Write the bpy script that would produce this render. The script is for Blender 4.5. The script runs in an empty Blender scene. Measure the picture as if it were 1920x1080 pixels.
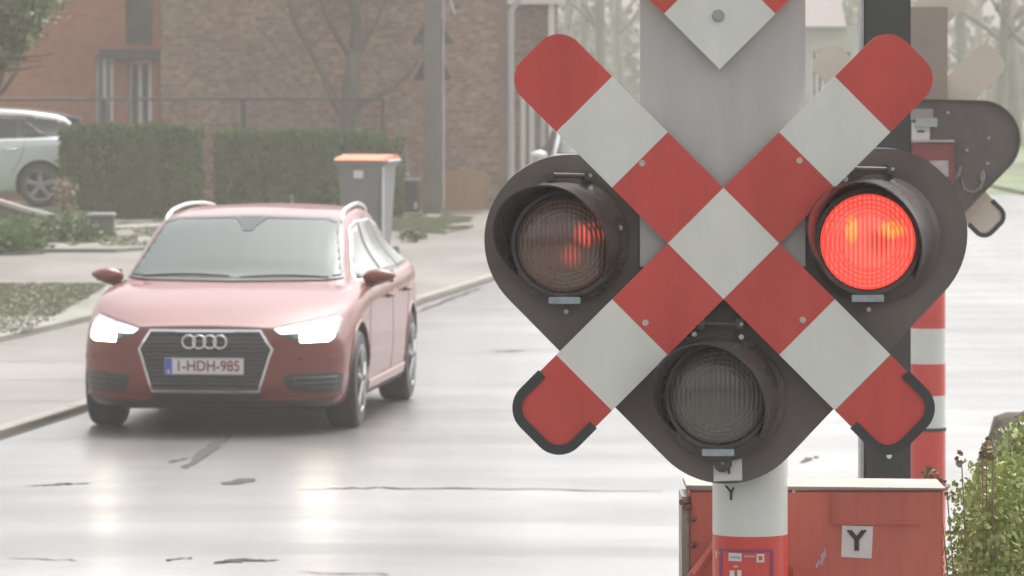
import bpy, bmesh, math, random
from mathutils import Vector, Matrix, noise
from mathutils.bvhtree import BVHTree
random.seed(7)
R = math.radians
S = bpy.context.scene
# ---------------------------------------------------------------- camera
FPX, HOR, CAMH = 10000.0, 100.0, 2.5          # focal length in px of a 1920 wide frame, horizon row, eye height
cd = bpy.data.cameras.new('camera'); cam = bpy.data.objects.new('camera', cd)
S.collection.objects.link(cam); S.camera = cam
cam.location = (0, 0, CAMH); cam.rotation_euler = (R(90), 0, 0)
cd.sensor_width = 36; cd.lens = FPX / 1920 * 36
cd.shift_y = -(540 - HOR) / 1920
cd.clip_start = 0.5; cd.clip_end = 3000
cd.dof.use_dof = True; cd.dof.focus_distance = 13.3; cd.dof.aperture_fstop = 17
# ---------------------------------------------------------------- world and sun (overcast, rain)
SUN_EL, SUN_AZ = 58, 30        # azimuth clockwise from +Y
w = bpy.data.worlds.new('World'); S.world = w; w.use_nodes = True
wn = w.node_tree.nodes; wl = w.node_tree.links
sky = wn.new('ShaderNodeTexSky'); sky.sky_type = 'NISHITA'; sky.sun_disc = False
sky.sun_elevation = R(SUN_EL); sky.sun_rotation = R(SUN_AZ)
sky.air_density = 1.0; sky.dust_density = 5.0; sky.ozone_density = 1.0
hs = wn.new('ShaderNodeHueSaturation'); hs.inputs['Saturation'].default_value = 0.12
wl.new(sky.outputs[0], hs.inputs['Color'])
wl.new(hs.outputs[0], wn['Background'].inputs[0]); wn['Background'].inputs[1].default_value = 0.13
sd = bpy.data.lights.new('sun', 'SUN'); sd.energy = 0.5; sd.angle = R(30); sd.color = (1, .96, .91)
so = bpy.data.objects.new('sun', sd); S.collection.objects.link(so)
v = Vector((math.sin(R(SUN_AZ)) * math.cos(R(SUN_EL)), math.cos(R(SUN_AZ)) * math.cos(R(SUN_EL)), math.sin(R(SUN_EL))))
so.rotation_euler = v.to_track_quat('Z', 'Y').to_euler(); so.location = (0, 0, 40)
S.view_settings.view_transform = 'Standard'; S.view_settings.look = 'None'
S.view_settings.exposure = 1.42; S.view_settings.gamma = 1
S.render.engine = 'CYCLES'; S.cycles.volume_bounces = 2

# ---------------------------------------------------------------- helpers
C = S.collection
def at(px, py, Y): return Vector(((px - 960) / FPX * Y, Y, CAMH - (py - HOR) / FPX * Y))
def gpt(px, py, z=0):
    Y = (CAMH - z) * FPX / (py - HOR); return Vector(((px - 960) / FPX * Y, Y, z))
def link(name, me, m, parent=None, smooth=False):
    o = bpy.data.objects.new(name, me); C.objects.link(o)
    if m is not None:
        for k in (m if isinstance(m, (list, tuple)) else [m]): me.materials.append(k)
    if parent: o.parent = parent
    if smooth:
        for p in me.polygons: p.use_smooth = True
    return o
def obj(name, bm, m, parent=None, smooth=False):
    me = bpy.data.meshes.new(name)
    if smooth != 'raw': bmesh.ops.recalc_face_normals(bm, faces=bm.faces)
    bm.to_mesh(me); bm.free()
    o = link(name, me, m, parent, bool(smooth) and smooth != 'raw')
    if smooth == 'auto': 
        try: me.set_sharp_from_angle(angle=R(38))
        except Exception: pass
    return o
def tag(o, label=None, cat=None, group=None, kind=None):
    if label: o['label'] = label
    if cat: o['category'] = cat
    if group: o['group'] = group
    if kind: o['kind'] = kind
    return o
def thing(name, label, cat, loc=(0, 0, 0), rz=0, group=None):
    o = bpy.data.objects.new(name, None); C.objects.link(o); o.location = loc; o.rotation_euler = (0, 0, rz)
    return tag(o, label, cat, group)
def B(): return bmesh.new()
def box(bm, x0, x1, y0, y1, z0, z1, bev=0, M=None):
    r = bmesh.ops.create_cube(bm, size=1)
    vs = r['verts']
    for q in vs: q.co = Vector(((x0 + x1) / 2 + q.co.x * (x1 - x0), (y0 + y1) / 2 + q.co.y * (y1 - y0), (z0 + z1) / 2 + q.co.z * (z1 - z0)))
    if bev:
        es = list({e for q in vs for e in q.link_edges})
        vs = list({q for f in bmesh.ops.bevel(bm, geom=es, offset=bev, segments=2, affect='EDGES')['faces'] for q in f.verts} | {q for q in vs if q.is_valid})
    if M is not None:
        bmesh.ops.transform(bm, matrix=M, verts=[q for q in vs if q.is_valid])
    return vs
def prism(bm, pts, y0, y1, bev=0, axis='y'):
    """closed polygon pts (x,z) extruded along y"""
    f = lambda p, y: (p[0], y, p[1]) if axis == 'y' else ((y, p[0], p[1]) if axis == 'x' else (p[0], p[1], y))
    a = [bm.verts.new(f(p, y0)) for p in pts]; b = [bm.verts.new(f(p, y1)) for p in pts]
    fa = bm.faces.new(a); fb = bm.faces.new(b[::-1]); n = len(pts)
    for i in range(n): bm.faces.new((a[i], b[i], b[(i + 1) % n], a[(i + 1) % n]))
    if bev:
        bmesh.ops.bevel(bm, geom=list(fa.edges) + list(fb.edges), offset=bev, segments=2, affect='EDGES')
def frame_of(d):
    d = d.normalized(); u = Vector((0, 0, 1)) if abs(d.z) < .9 else Vector((1, 0, 0))
    a = d.cross(u).normalized(); return a, d.cross(a).normalized()
def tube(bm, pts, rad, n=8, cap=True):
    pts = [Vector(p) for p in pts]; k = len(pts)
    if not isinstance(rad, (list, tuple)): rad = [rad] * k
    rings = []; a0 = None
    for i, p in enumerate(pts):
        d = (pts[min(i + 1, k - 1)] - pts[max(i - 1, 0)]).normalized()
        if a0 is None: a, b = frame_of(d)
        else:
            a = (a0 - d * a0.dot(d)).normalized(); b = d.cross(a)
        a0 = a
        rings.append([bm.verts.new(p + (a * math.cos(t) + b * math.sin(t)) * rad[i]) for t in [2 * math.pi * j / n for j in range(n)]])
    for i in range(k - 1):
        for j in range(n): bm.faces.new((rings[i][j], rings[i][(j + 1) % n], rings[i + 1][(j + 1) % n], rings[i + 1][j]))
    if cap: bm.faces.new(rings[0][::-1]); bm.faces.new(rings[-1])
def cyl(bm, c, r, y0, y1, n=48, r2=None):
    """disc axis along y"""
    tube(bm, [(c[0], y0, c[1]), (c[0], y1, c[1])], [r, r if r2 is None else r2], n)
def lathe_y(bm, c, prof, n=48, a0=0, a1=2 * math.pi, close=True):
    """prof = list of (r, y); revolve about y axis through (c.x,c.z)"""
    full = abs(a1 - a0 - 2 * math.pi) < 1e-5; m = n if full else n + 1
    rings = []
    for r, y in prof:
        if r < 1e-6: rings.append([bm.verts.new((c[0], y, c[1]))] * m); continue
        rings.append([bm.verts.new((c[0] + r * math.cos(a0 + (a1 - a0) * j / n), y, c[1] + r * math.sin(a0 + (a1 - a0) * j / n))) for j in range(m)])
    for i in range(len(rings) - 1):
        for j in range(n):
            q = [rings[i][j], rings[i][(j + 1) % m], rings[i + 1][(j + 1) % m], rings[i + 1][j]]
            u = []
            for t in q:
                if t not in u: u.append(t)
            if len(u) > 2: bm.faces.new(u)
def text_mesh(s, size, ext=.001, bold=0.0, sx=1.0):
    cu = bpy.data.curves.new('lettering', 'FONT'); cu.body = s; cu.size = size; cu.extrude = ext; cu.offset = bold
    cu.align_x = 'CENTER'; cu.align_y = 'CENTER'
    o = bpy.data.objects.new('lettering', cu); C.objects.link(o)
    dg = bpy.context.evaluated_depsgraph_get(); me = bpy.data.meshes.new_from_object(o.evaluated_get(dg))
    bpy.data.objects.remove(o); bpy.data.curves.remove(cu)
    me.materials.clear()
    me.transform(Matrix.Rotation(R(90), 4, 'X') @ Matrix.Diagonal((sx, 1, 1, 1)))
    return me
def lettering(s, size, loc, m, parent, bold=0, sx=1.0, name='lettering'):
    o = link(name, text_mesh(s, size, .0012, bold, sx), m, parent); o.location = loc; return o

# ---------------------------------------------------------------- materials
def mat(name, col, rough=.5, metal=0, var=0, vscale=5, bump=0, bscale=40, spec=.5, stretch=None, col2=None, coat=0, emis=None, estr=0, rvar=0):
    m = bpy.data.materials.new(name); m.use_nodes = True; nt = m.node_tree; p = nt.nodes['Principled BSDF']
    c = (*col, 1); p.inputs['Base Color'].default_value = c; p.inputs['Roughness'].default_value = rough
    p.inputs['Metallic'].default_value = metal; p.inputs['Specular IOR Level'].default_value = spec
    p.inputs['Coat Weight'].default_value = coat; p.inputs['Coat Roughness'].default_value = .06
    if emis: p.inputs['Emission Color'].default_value = (*emis, 1); p.inputs['Emission Strength'].default_value = estr
    if var or bump or col2 or rvar:
        tc = nt.nodes.new('ShaderNodeTexCoord'); mp = nt.nodes.new('ShaderNodeMapping')
        if stretch: mp.inputs['Scale'].default_value = stretch
        nt.links.new(tc.outputs['Object'], mp.inputs[0])
    if var or col2 or rvar:
        n = nt.nodes.new('ShaderNodeTexNoise'); n.inputs['Scale'].default_value = vscale; n.inputs['Detail'].default_value = 6
        n.inputs['Roughness'].default_value = .65
        nt.links.new(mp.outputs[0], n.inputs[0])
    if var or col2:
        rp = nt.nodes.new('ShaderNodeValToRGB'); rp.color_ramp.elements[0].position = .32; rp.color_ramp.elements[1].position = .68
        c2 = col2 if col2 else tuple(min(1, q * (1 + var)) for q in col); c1 = col if col2 else tuple(q * (1 - var) for q in col)
        rp.color_ramp.elements[0].color = (*c1, 1); rp.color_ramp.elements[1].color = (*c2, 1)
        nt.links.new(n.outputs[0], rp.inputs[0]); nt.links.new(rp.outputs[0], p.inputs['Base Color'])
    if rvar:
        mr = nt.nodes.new('ShaderNodeMapRange'); mr.inputs[1].default_value = .3; mr.inputs[2].default_value = .7
        mr.inputs[3].default_value = max(0.02, rough - rvar); mr.inputs[4].default_value = rough + rvar
        nt.links.new(n.outputs[0], mr.inputs[0]); nt.links.new(mr.outputs[0], p.inputs['Roughness'])
    if bump:
        b = nt.nodes.new('ShaderNodeBump'); b.inputs['Strength'].default_value = bump; b.inputs['Distance'].default_value = .02
        n2 = nt.nodes.new('ShaderNodeTexNoise'); n2.inputs['Scale'].default_value = bscale; n2.inputs['Detail'].default_value = 5
        nt.links.new(mp.outputs[0], n2.inputs[0]); nt.links.new(n2.outputs[0], b.inputs['Height']); nt.links.new(b.outputs[0], p.inputs['Normal'])
    return m
M = {}
M['sign_white'] = mat('sign_white', (.66, .66, .60), .42, var=.08, vscale=4, stretch=(1.6, 1, .4), bump=.03, bscale=200)
M['sign_red'] = mat('sign_red', (.54, .060, .048), .42, var=.15, vscale=5, stretch=(1.6, 1, .4), bump=.03, bscale=200)
M['edge'] = mat('sign_edge', (.03, .035, .035), .6)
M['bolt'] = mat('bolt', (.5, .42, .38), .4, .6, var=.2, vscale=60)
M['alu'] = mat('grey_panel', (.47, .46, .44), .45, .35, var=.07, vscale=3, stretch=(6, 1, 1), rvar=.08)
M['black'] = mat('black_board', (.125, .105, .093), .55, var=.25, vscale=4, spec=.45, rvar=.1)
M['visor'] = mat('visor_black', (.07, .060, .055), .30, var=.2, vscale=8, spec=.5, rvar=.1)
M['label'] = mat('small_label', (.30, .36, .38), .3, var=.25, vscale=30)
M['tag_white'] = mat('plate_white', (.62, .60, .58), .5, var=.06, vscale=20)
M['ink'] = mat('ink', (.03, .035, .03), .6)
M['post_white'] = mat('post_white', (.62, .63, .58), .35, var=.06, vscale=5, coat=.3)
M['post_red'] = mat('post_red', (.58, .050, .038), .35, var=.08, vscale=5, coat=.3)
M['cab_red'] = mat('cabinet_red', (.56, .135, .095), .5, vscale=5, stretch=(5, 5, .35), col2=(.42, .11, .08), bump=.06, bscale=30)
M['cab_top'] = mat('cabinet_lid', (.30, .25, .21), .45, var=.2, vscale=9, rvar=.15)
M['bare'] = mat('bare_metal', (.42, .38, .35), .5, var=.2, vscale=25)
M['steel'] = mat('dark_steel', (.045, .048, .05), .5, .2, var=.2, vscale=4, stretch=(1, 1, .3))
M['galv'] = mat('galvanised', (.40, .41, .42), .4, .7, var=.12, vscale=12)
M['cable'] = mat('cable', (.25, .24, .23), .5)
M['panel_back'] = mat('faded_panel_back', (.30, .24, .20), .6, var=.07, vscale=4)
M['backplate'] = mat('faded_board_back', (.60, .52, .43), .6, var=.07, vscale=4)

def lens_mat(name, base, lit):
    m = bpy.data.materials.new(name); m.use_nodes = True; nt = m.node_tree; N = nt.nodes.new; L = nt.links.new
    p = nt.nodes['Principled BSDF']; p.inputs['Base Color'].default_value = (*base, 1); p.inputs['Roughness'].default_value = .32 if lit == 'off' else .2
    p.inputs['Coat Weight'].default_value = .5
    tc = N('ShaderNodeTexCoord'); sp = N('ShaderNodeSeparateXYZ'); L(tc.outputs['Object'], sp.inputs[0])
    def ma(op, a, b=None, c=None):
        q = N('ShaderNodeMath'); q.operation = op
        for i, t in enumerate((a, b, c)):
            if t is None: continue
            if isinstance(t, (int, float)): q.inputs[i].default_value = t
            else: L(t, q.inputs[i])
        return q.outputs[0]
    x, z = sp.outputs['X'], sp.outputs['Z']
    r = ma('SQRT', ma('ADD', ma('MULTIPLY', x, x), ma('MULTIPLY', z, z)))
    ribs = ma('MULTIPLY_ADD', ma('SINE', ma('MULTIPLY', x, 2 * math.pi / .0100)), .5, .5)
    rings = ma('MULTIPLY_ADD', ma('SINE', ma('MULTIPLY', r, 2 * math.pi / .0092)), .5, .5)
    outer = ma('GREATER_THAN', r, .056)
    pat = ma('ADD', ma('MULTIPLY', ma('MULTIPLY', ribs, rings), outer), ma('MULTIPLY', ribs, ma('SUBTRACT', 1, outer)))
    bp = N('ShaderNodeBump'); bp.inputs['Strength'].default_value = .6; bp.inputs['Distance'].default_value = .004
    L(pat, bp.inputs['Height']); L(bp.outputs[0], p.inputs['Normal'])
    def spot(cx, cz, sx, sz):
        a = ma('DIVIDE', ma('SUBTRACT', x, cx), sx); b = ma('DIVIDE', ma('SUBTRACT', z, cz), sz)
        d = ma('ADD', ma('MULTIPLY', a, a), ma('MULTIPLY', b, b))
        q = N('ShaderNodeMapRange'); q.inputs[1].default_value = 0; q.inputs[2].default_value = 1; q.inputs[3].default_value = 1; q.inputs[4].default_value = 0
        q.interpolation_type = 'SMOOTHSTEP'; L(d, q.inputs[0]); return q.outputs[0]
    if lit == 'on':
        ye = ma('ADD', spot(-.036, .028, .018, .036), spot(.050, .026, .038, .024))
        ring = ma('MULTIPLY', ma('GREATER_THAN', r, .0555), ma('LESS_THAN', r, .0575))
        mx = N('ShaderNodeMix'); mx.data_type = 'RGBA'; mx.inputs[6].default_value = (1.0, .085, .060, 1); mx.inputs[7].default_value = (1.0, .40, .02, 1)
        L(ma('MULTIPLY', ye, .5), mx.inputs[0])
        L(mx.outputs[2], p.inputs['Emission Color'])
        st = ma('MULTIPLY_ADD', pat, .85, .36)
        st = ma('SUBTRACT', st, ma('MULTIPLY', spot(.024, .0, .032, .042), .28))
        st = ma('SUBTRACT', st, ma('MULTIPLY', ring, .3))
        L(ma('MULTIPLY', st, .74), p.inputs['Emission Strength'])
    elif lit == 'painted_reflection':
        e = ma('ADD', spot(.052, .022, .042, .034), ma('MULTIPLY', spot(.014, -.024, .028, .03), .45))  # dark lens: its red reflection patches are painted in as weak emission
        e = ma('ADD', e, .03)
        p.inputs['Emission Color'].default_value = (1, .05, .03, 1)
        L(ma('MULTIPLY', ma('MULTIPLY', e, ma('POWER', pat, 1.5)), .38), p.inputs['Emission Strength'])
    return m
M['lens_on'] = lens_mat('red_lens_lit', (.5, .03, .02), 'on')
M['lens_painted_reflection'] = lens_mat('red_lens_painted_reflection', (.15, .10, .08), 'painted_reflection')
M['lens_off'] = lens_mat('clear_lens_off', (.13, .115, .10), 'off')

# ================================================================ SETTING
def ground_mat(name, c1, c2, rough, rvar, bump, scale, patch=.5, film=0):
    m = bpy.data.materials.new(name); m.use_nodes = True; nt = m.node_tree; N = nt.nodes.new; L = nt.links.new
    p = nt.nodes['Principled BSDF']; tc = N('ShaderNodeTexCoord')
    def nz(s, st=(1, 1, 1), det=6):
        mp = N('ShaderNodeMapping'); mp.inputs['Scale'].default_value = st; L(tc.outputs['Object'], mp.inputs[0])
        n = N('ShaderNodeTexNoise'); n.inputs['Scale'].default_value = s; n.inputs['Detail'].default_value = det; L(mp.outputs[0], n.inputs[0]); return n.outputs[0]
    a = nz(scale, (1, .45, 1)); b = nz(scale * 9)
    r1 = N('ShaderNodeValToRGB'); r1.color_ramp.elements[0].position = .38; r1.color_ramp.elements[1].position = .62
    r1.color_ramp.elements[0].color = (*c1, 1); r1.color_ramp.elements[1].color = (*c2, 1); L(a, r1.inputs[0])
    L(r1.outputs[0], p.inputs['Base Color'])
    if name == 'wet_road':      # tyre tracks worn along the lane and broad damp patches
        w1 = N('ShaderNodeMapping'); w1.inputs['Rotation'].default_value = (0, 0, R(7.35)); w1.inputs['Scale'].default_value = (1.1, .035, 1); L(tc.outputs['Object'], w1.inputs[0])
        n1 = N('ShaderNodeTexNoise'); n1.inputs['Scale'].default_value = 1.6; n1.inputs['Detail'].default_value = 3; L(w1.outputs[0], n1.inputs[0])
        n2 = nz(1.1, (.35, .8, 1), 5)
        q1 = N('ShaderNodeMapRange'); q1.inputs[1].default_value = .3; q1.inputs[2].default_value = .7; q1.inputs[3].default_value = .78; q1.inputs[4].default_value = 1.2; L(n1.outputs[0], q1.inputs[0])
        q2 = N('ShaderNodeMapRange'); q2.inputs[1].default_value = .35; q2.inputs[2].default_value = .65; q2.inputs[3].default_value = .85; q2.inputs[4].default_value = 1.15; L(n2, q2.inputs[0])
        qm = N('ShaderNodeMath'); qm.operation = 'MULTIPLY'; L(q1.outputs[0], qm.inputs[0]); L(q2.outputs[0], qm.inputs[1])
        sc_ = N('ShaderNodeVectorMath'); sc_.operation = 'SCALE'; L(r1.outputs[0], sc_.inputs[0]); L(qm.outputs[0], sc_.inputs['Scale']); L(sc_.outputs[0], p.inputs['Base Color'])
        q3 = N('ShaderNodeMapRange'); q3.inputs[1].default_value = .38; q3.inputs[2].default_value = .62; q3.inputs[3].default_value = film * .45; q3.inputs[4].default_value = min(1, film * 1.5); L(nz(.55, (.5, 1.6, 1), 5), q3.inputs[0]); filmv = q3.outputs[0]
    mr = N('ShaderNodeMapRange'); mr.inputs[1].default_value = .35; mr.inputs[2].default_value = .65
    mr.inputs[3].default_value = max(.03, rough - rvar); mr.inputs[4].default_value = rough + rvar; L(nz(scale * .7, (1, .3, 1)), mr.inputs[0])
    L(mr.outputs[0], p.inputs['Roughness'])
    bp = N('ShaderNodeBump'); bp.inputs['Strength'].default_value = bump; bp.inputs['Distance'].default_value = .012; L(b, bp.inputs['Height'])
    L(bp.outputs[0], p.inputs['Normal'])
    if film:
        p.inputs['Coat Weight'].default_value = film
        if name == 'wet_road': L(filmv, p.inputs['Coat Weight'])
        p.inputs['Coat Roughness'].default_value = .24
        b2 = N('ShaderNodeBump'); b2.inputs['Strength'].default_value = .5; b2.inputs['Distance'].default_value = .01; L(nz(1.6, (1, .6, 1), 4), b2.inputs['Height'])
        L(b2.outputs[0], p.inputs['Coat Normal'])
    return m
M['soil'] = ground_mat('damp_verge_soil', (.13, .13, .10), (.21, .20, .165), .7, .1, .8, 1.5)
M['road'] = ground_mat('wet_road', (.085, .08, .077), (.145, .14, .135), .42, .10, .5, .35, film=.5)
M['pave'] = ground_mat('wet_pavement', (.115, .10, .085), (.175, .16, .135), .6, .1, .4, .6, film=.15)
M['kerb'] = mat('kerb_stone', (.22, .19, .155), .5, var=.2, vscale=3)
M['grassland'] = ground_mat('grass_ground', (.06, .09, .03), (.11, .15, .055), .8, .1, .8, .5)
M['crack'] = mat('road_crack', (.05, .045, .04), .8, spec=.25)
def sheet(name, pts, z, m, kind='structure', parent=None):
    bm = B(); bm.faces.new([bm.verts.new((p[0], p[1], z)) for p in pts])
    o = obj(name, bm, m, parent, 'raw')
    if o.data.polygons[0].normal.z < 0: o.data.flip_normals()
    return tag(o, kind=kind)
def slab(name, pts, z0, z1, m, bev=0.0, kind='structure'):
    bm = B(); prism(bm, [(p[0], p[1]) for p in pts], z0, z1, bev, axis='z'); return tag(obj(name, bm, m), kind=kind)
O = Vector((-3.33, 34.7)); D = Vector((.128, .9918)); NL = Vector((-.9918, .128))
def rp(t, wd): q = O + D * t + NL * wd; return (q.x, q.y)
sheet('ground', [(-400, -50), (400, -50), (400, 900), (-400, 900)], -.004, M['grassland'])
sheet('road', [rp(-45, 0), rp(60, 0), (40, 92), (60, 84), (60, -10), rp(-45, -14)], 0.0, M['road'])
# pavement left of the road, with its own kerb step
slab('pavement', [rp(-30, .13), rp(39, .13), (3.9, 84.0), (-6, 84.2), (-30, 83), (-30, 20)], -.03, .035, M['pave'])
for i in range(38):
    bm = B(); a, b = rp(-14 + i * 1.5, 0), rp(-14 + i * 1.5 + 1.485, 0); c, d2 = rp(-14 + i * 1.5 + 1.485, .125), rp(-14 + i * 1.5, .125)
    if i == 0: kb = B()
    bm.free(); prism(kb, [a, b, c, d2], -.03, .045 + random.uniform(-.002, .002), .006, axis='z')
tag(obj('kerb', kb, M['kerb']), kind='structure')
slab('verge_near', [rp(-5, 2.4), rp(12, 2.4), rp(17.2, 2.4), (-4.1, 56.0), (-14, 56.6), (-20, 52)], -.02, .085, M['soil'])
slab('verge_far', [(-14, 66.5), (-4.9, 66.0), (-3.2, 69.5), (-1.95, 69.8), (-1.75, 71.5), (-2.4, 75.5), (-.9, 72.7), (-.55, 75.5), (-.95, 80.4), (-6, 82), (-14, 82)], -.02, .08, M['soil'])
slab('garden_bed', [(-7.2, 70.3), (-6.35, 72.4), (-6.2, 77.8), (-5.6, 83), (-16, 83), (-16, 69.9)], -.02, .20, M['grassland'])
slab('lawn', [(9.2, 87), (60, 84), (80, 140), (8, 140)], -.02, .06, M['grassland'])
# cracks and worn joints in the road surface: shallow filled gaps
def crack(pts, wd, seed):
    rr = random.Random(seed); P = []
    for i in range(len(pts) - 1):
        a, b = Vector(pts[i]), Vector(pts[i + 1])
        for k in range(8): P.append(a.lerp(b, k / 8) + Vector((rr.uniform(-.02, .02), rr.uniform(-.05, .05))))
    bm = B(); L_, R_ = [], []
    for i, p in enumerate(P):
        d = (P[min(i + 1, len(P) - 1)] - P[max(i - 1, 0)]).normalized(); n = Vector((-d.y, d.x)); s = wd * rr.uniform(.5, 1) * math.sin(math.pi * (i + .3) / (len(P) + .3)) ** .5
        L_.append(bm.verts.new((*(p + n * s), .004))); R_.append(bm.verts.new((*(p - n * s), .004)))
    for i in range(len(P) - 1): bm.faces.new((L_[i], R_[i], R_[i + 1], L_[i + 1]))
    return tag(obj('road_crack', bm, M['crack'], None, False), kind='structure')
gb = B(); gb.faces.new([gb.verts.new((*rp(t, w_), .004)) for t, w_ in ((-14, -.004), (42, -.004), (42, -.045), (-14, -.06))]); tag(obj('gutter_line', gb, M['crack']), kind='structure')
# slab joints across the pavement
for i in range(12):
    gb = B(); t0 = -9 + i * 2.4
    gb.faces.new([gb.verts.new((*rp(t, w_), .0385)) for t, w_ in ((t0, .14), (t0 + .02, .14), (t0 + .02, 2.39), (t0, 2.39))]); tag(obj('pavement_joint', gb, M['crack']), kind='structure')
g2 = lambda a, b: tuple(gpt(a, b).xy)
crack([g2(50, 912), g2(120, 908), g2(180, 906)], .035, 1)
crack([g2(345, 880), g2(395, 840), g2(440, 812)], .05, 2)
crack([g2(320, 868), g2(350, 858)], .03, 3)
crack([g2(430, 908), g2(472, 898)], .09, 4)
crack([g2(400, 1058), g2(450, 1050), g2(520, 1052)], .06, 5)
crack([g2(310, 1052), g2(365, 1046)], .02, 6)
crack([g2(20, 1046), g2(165, 1052)], .015, 7)
crack([g2(560, 1074), g2(760, 1078)], .02, 8)
crack([g2(930, 660), g2(985, 657)], .06, 9)
crack([g2(1500, 868), g2(1530, 855)], .03, 10)
crack([g2(560, 919), g2(700, 915), g2(900, 917), g2(1285, 922)], .035, 11)
crack([g2(785, 585), g2(850, 560), g2(905, 538)], .05, 12)

# ---------------------------------------------------------------- brick
def brick_mat(name, c1, c2, mortar, var=.3, axis='XZ', wet=.55):
    m = bpy.data.materials.new(name); m.use_nodes = True; nt = m.node_tree; N = nt.nodes.new; L = nt.links.new
    p = nt.nodes['Principled BSDF']; p.inputs['Roughness'].default_value = wet
    tc = N('ShaderNodeTexCoord'); sp = N('ShaderNodeSeparateXYZ'); L(tc.outputs['Object'], sp.inputs[0])
    ad = N('ShaderNodeMath'); ad.operation = 'ADD'; L(sp.outputs['X'], ad.inputs[0]); L(sp.outputs['Y'], ad.inputs[1])
    cb = N('ShaderNodeCombineXYZ'); L(ad.outputs[0], cb.inputs['X']); L(sp.outputs['Z'], cb.inputs['Y'])
    bt = N('ShaderNodeTexBrick'); L(cb.outputs[0], bt.inputs['Vector']); bt.inputs['Scale'].default_value = 1
    bt.inputs['Brick Width'].default_value = .125; bt.inputs['Row Height'].default_value = .070; bt.inputs['Mortar Size'].default_value = .009
    bt.inputs['Color1'].default_value = (*c1, 1); bt.inputs['Color2'].default_value = (*c2, 1); bt.inputs['Mortar'].default_value = (*mortar, 1)
    bt.inputs['Bias'].default_value = -.1
    n = N('ShaderNodeTexNoise'); n.inputs['Scale'].default_value = 9; n.inputs['Detail'].default_value = 4; L(cb.outputs[0], n.inputs[0])
    n3 = N('ShaderNodeTexNoise'); n3.inputs['Scale'].default_value = .7; n3.inputs['Detail'].default_value = 4; L(cb.outputs[0], n3.inputs[0])
    mr = N('ShaderNodeMapRange'); mr.inputs[1].default_value = .3; mr.inputs[2].default_value = .7; mr.inputs[3].default_value = 1 - var; mr.inputs[4].default_value = 1 + var; L(n.outputs[0], mr.inputs[0])
    m2 = N('ShaderNodeMapRange'); m2.inputs[1].default_value = .3; m2.inputs[2].default_value = .7; m2.inputs[3].default_value = .85; m2.inputs[4].default_value = 1.12; L(n3.outputs[0], m2.inputs[0])
    mu = N('ShaderNodeMath'); mu.operation = 'MULTIPLY'; L(mr.outputs[0], mu.inputs[0]); L(m2.outputs[0], mu.inputs[1])
    vm = N('ShaderNodeVectorMath'); vm.operation = 'SCALE'; L(bt.outputs['Color'], vm.inputs[0]); L(mu.outputs[0], vm.inputs['Scale']); L(vm.outputs[0], p.inputs['Base Color'])
    bp = N('ShaderNodeBump'); bp.inputs['Strength'].default_value = .4; bp.inputs['Distance'].default_value = .01; L(bt.outputs['Fac'], bp.inputs['Height']); bp.invert = True; L(bp.outputs[0], p.inputs['Normal'])
    return m
M['brick_brown'] = brick_mat('mottled_brown_brick', (.160, .070, .043), (.32, .205, .130), (.22, .17, .13), .24)
M['brick_orange'] = brick_mat('orange_brick', (.38, .125, .065), (.45, .17, .095), (.33, .18, .12), .08)
M['white_frame'] = mat('white_frame', (.78, .78, .78), .4, var=.05)
M['pane'] = mat('window_pane', (.06, .065, .07), .08, spec=.8)
M['curtain'] = mat('net_curtain', (.27, .27, .26), .8, var=.1, vscale=6, stretch=(8, 1, .4))
M['slate'] = mat('dark_cladding', (.07, .07, .072), .6, var=.2, vscale=4)
M['rooftile'] = mat('roof_tiles', (.12, .09, .08), .6, var=.25, vscale=8, bump=.4, bscale=12)
M['gutter'] = mat('zinc', (.40, .38, .38), .45, .3, var=.1)
def wall_with_holes(x0, x1, z0, z1, y0, y1, holes):
    """vertical slab along x with rectangular openings (hx0,hx1,hz0,hz1), as one mesh of abutting blocks"""
    xs = sorted({x0, x1, *[h[0] for h in holes], *[h[1] for h in holes]}); zs = sorted({z0, z1, *[h[2] for h in holes], *[h[3] for h in holes]})
    bm = B()
    solid = lambda i, j: 0 <= i < len(xs) - 1 and 0 <= j < len(zs) - 1 and not any(h[0] <= (xs[i] + xs[i + 1]) / 2 <= h[1] and h[2] <= (zs[j] + zs[j + 1]) / 2 <= h[3] for h in holes)
    V = {}
    def vv(x, y, z):
        k = (round(x, 4), round(y, 4), round(z, 4))
        if k not in V: V[k] = bm.verts.new((x, y, z))
        return V[k]
    for i in range(len(xs) - 1):
        for j in range(len(zs) - 1):
            if not solid(i, j): continue
            a, b, c, d = xs[i], xs[i + 1], zs[j], zs[j + 1]
            bm.faces.new([vv(a, y0, c), vv(b, y0, c), vv(b, y0, d), vv(a, y0, d)]); bm.faces.new([vv(a, y1, d), vv(b, y1, d), vv(b, y1, c), vv(a, y1, c)])
            for (di, dj, q) in ((-1, 0, [(a, y0, c), (a, y0, d), (a, y1, d), (a, y1, c)]), (1, 0, [(b, y0, c), (b, y1, c), (b, y1, d), (b, y0, d)]), (0, -1, [(a, y0, c), (a, y1, c), (b, y1, c), (b, y0, c)]), (0, 1, [(a, y0, d), (b, y0, d), (b, y1, d), (a, y1, d)])):
                if not solid(i + di, j + dj): bm.faces.new([vv(*t) for t in q])
    return bm
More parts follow.
